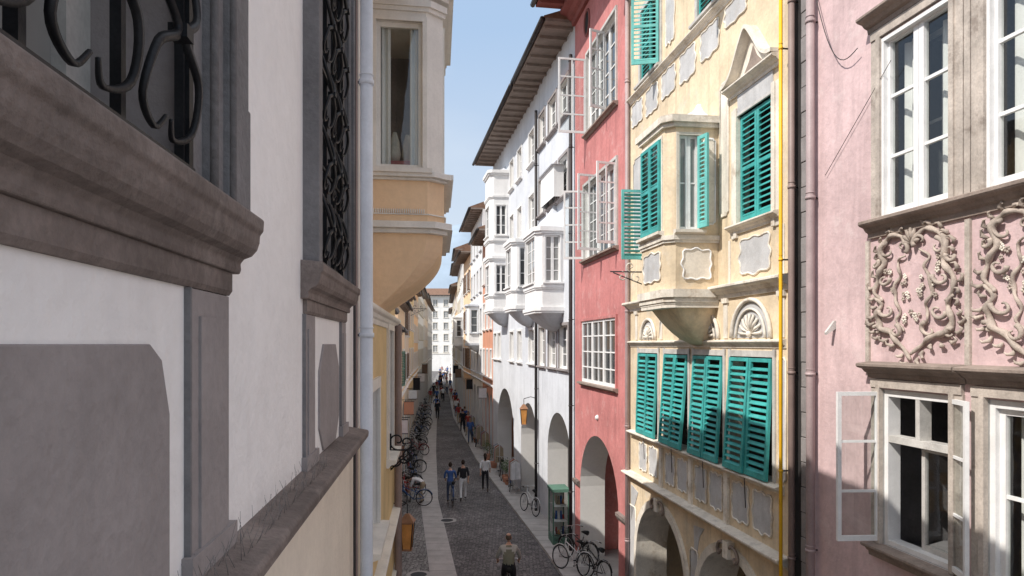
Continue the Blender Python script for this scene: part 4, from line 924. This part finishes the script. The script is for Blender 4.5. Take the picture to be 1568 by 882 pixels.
def rack(loc,rz):
    b=B('clothes_rack')
    for x in (-.5,.5): tube(b,'rail',chrome,[(x,0,0),(x,0,1.5)],.015,6); tube(b,'rail',chrome,[(x,-.25,.02),(x,.25,.02)],.015,6)
    tube(b,'rail',chrome,[(-.5,0,1.5),(.5,0,1.5)],.015,6); rr=random.Random(loc[1])
    for k in range(11):
        x=-.45+.09*k; m=rr.choice([cw,crd,cb,kh,cgr,lampm,cw]); b.add('garments',m,[(x-.02,-.2,1.35),(x+.02,-.2,1.35),(x,0,1.48),(x+.02,.2,1.35),(x-.02,.2,1.35),(x-.03,-.22,.65),(x+.03,-.22,.65),(x+.03,.22,.62),(x-.03,.22,.62)],[(0,1,6,5),(3,4,8,7),(0,2,4,8,5),(1,2,3,7,6),(5,6,7,8)])
    put(b.finish(True),loc,rz)
for d in (31,35.5,41,44,50): rack((at(RB,d)-.35,d,.1),math.radians(98))
leafm=mk('leaf_green',(.08,.14,.05),.7,.4,8,0)
def shrub(loc,s=1.):
    b=B('potted_shrub'); rr=random.Random(loc[1])
    tube(b,'pot',terracotta,[(0,0,0),(0,0,.3),(0,0,.34)],[.14,.2,.21],12); tube(b,'stem',brn,[(0,0,.3),(0.02,0,.8)],[.02,.012],6)
    for k in range(260):
        d=V((rr.gauss(0,1),rr.gauss(0,1),rr.gauss(0,1))).normalized()*rr.uniform(.1,.3); c=V((0,0,.8))+V((d.x,d.y,d.z*1.4)); a=V((rr.uniform(-1,1),rr.uniform(-1,1),rr.uniform(-1,1))).normalized()*.035; e=a.orthogonal().normalized()*.015
        b.add('leaves',leafm,[c-a,c+e,c+a,c-e],[(0,1,2,3)])
    o=b.finish(True); put(o,loc); o.scale=(s,s,s)
for d in (32.6,33.2,37,39.5,46.5): shrub((at(RB,d)-.35,d,.1),1.)
# ================================================================= LIGHT, SKY, CAMERA
dv=V((.60,.37,-.71)).normalized()
ld=bpy.data.lights.new('sun','SUN'); ld.energy=5; ld.angle=math.radians(.5); ld.color=(1,.95,.88)
lo=bpy.data.objects.new('sun',ld); bpy.context.collection.objects.link(lo); lo.rotation_euler=dv.to_track_quat('-Z','Y').to_euler()
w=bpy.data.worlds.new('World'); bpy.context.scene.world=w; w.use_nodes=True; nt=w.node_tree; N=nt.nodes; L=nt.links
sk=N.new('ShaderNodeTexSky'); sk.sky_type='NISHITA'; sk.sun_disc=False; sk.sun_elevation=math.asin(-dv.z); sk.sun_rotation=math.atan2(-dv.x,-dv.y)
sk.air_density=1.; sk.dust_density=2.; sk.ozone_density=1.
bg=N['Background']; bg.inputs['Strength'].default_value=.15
tc=N.new('ShaderNodeTexCoord'); sx=N.new('ShaderNodeSeparateXYZ'); L.new(tc.outputs['Generated'],sx.inputs[0])
def mrange(a,c,src):
    r=N.new('ShaderNodeMapRange'); r.inputs['From Min'].default_value=a; r.inputs['From Max'].default_value=c; L.new(src,r.inputs['Value']); return r.outputs['Result']
def mixc(f,a,c):
    x=N.new('ShaderNodeMixRGB')
    for s,v in (('Fac',f),('Color1',a),('Color2',c)):
        if isinstance(v,float): x.inputs[s].default_value=v
        elif isinstance(v,tuple): x.inputs[s].default_value=(*v,1)
        else: L.new(v,x.inputs[s])
    return x.outputs['Color']
haze_fill=mixc(mrange(.02,.42,sx.outputs['Z']),(5.9,6.2,6.5),(3.3,4.5,6.2))
haze_fill=mixc(mrange(.55,.85,sx.outputs['Z']),haze_fill,(8.2,8.4,8.7))  # overhead sky brightened above the view, added to light the shaded street
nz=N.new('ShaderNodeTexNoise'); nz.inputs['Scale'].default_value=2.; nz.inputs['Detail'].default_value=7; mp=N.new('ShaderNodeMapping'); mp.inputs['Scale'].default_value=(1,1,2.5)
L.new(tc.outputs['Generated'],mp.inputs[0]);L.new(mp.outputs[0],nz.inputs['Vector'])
c=mixc(.8,sk.outputs[0],haze_fill)
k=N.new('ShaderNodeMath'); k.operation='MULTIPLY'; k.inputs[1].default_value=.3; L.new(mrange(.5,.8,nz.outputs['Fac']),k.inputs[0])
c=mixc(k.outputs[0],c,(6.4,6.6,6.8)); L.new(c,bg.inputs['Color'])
cd=bpy.data.cameras.new('camera'); cd.lens=24; cd.sensor_width=36; cd.shift_y=.0548; cd.clip_start=.05; cd.clip_end=9000
co=bpy.data.objects.new('camera',cd); bpy.context.collection.objects.link(co); co.location=(0,0,6.8); co.rotation_euler=(math.radians(90),0,0)
sc=bpy.context.scene; sc.camera=co; sc.view_settings.view_transform='Standard'; sc.view_settings.look='None'; sc.view_settings.exposure=0
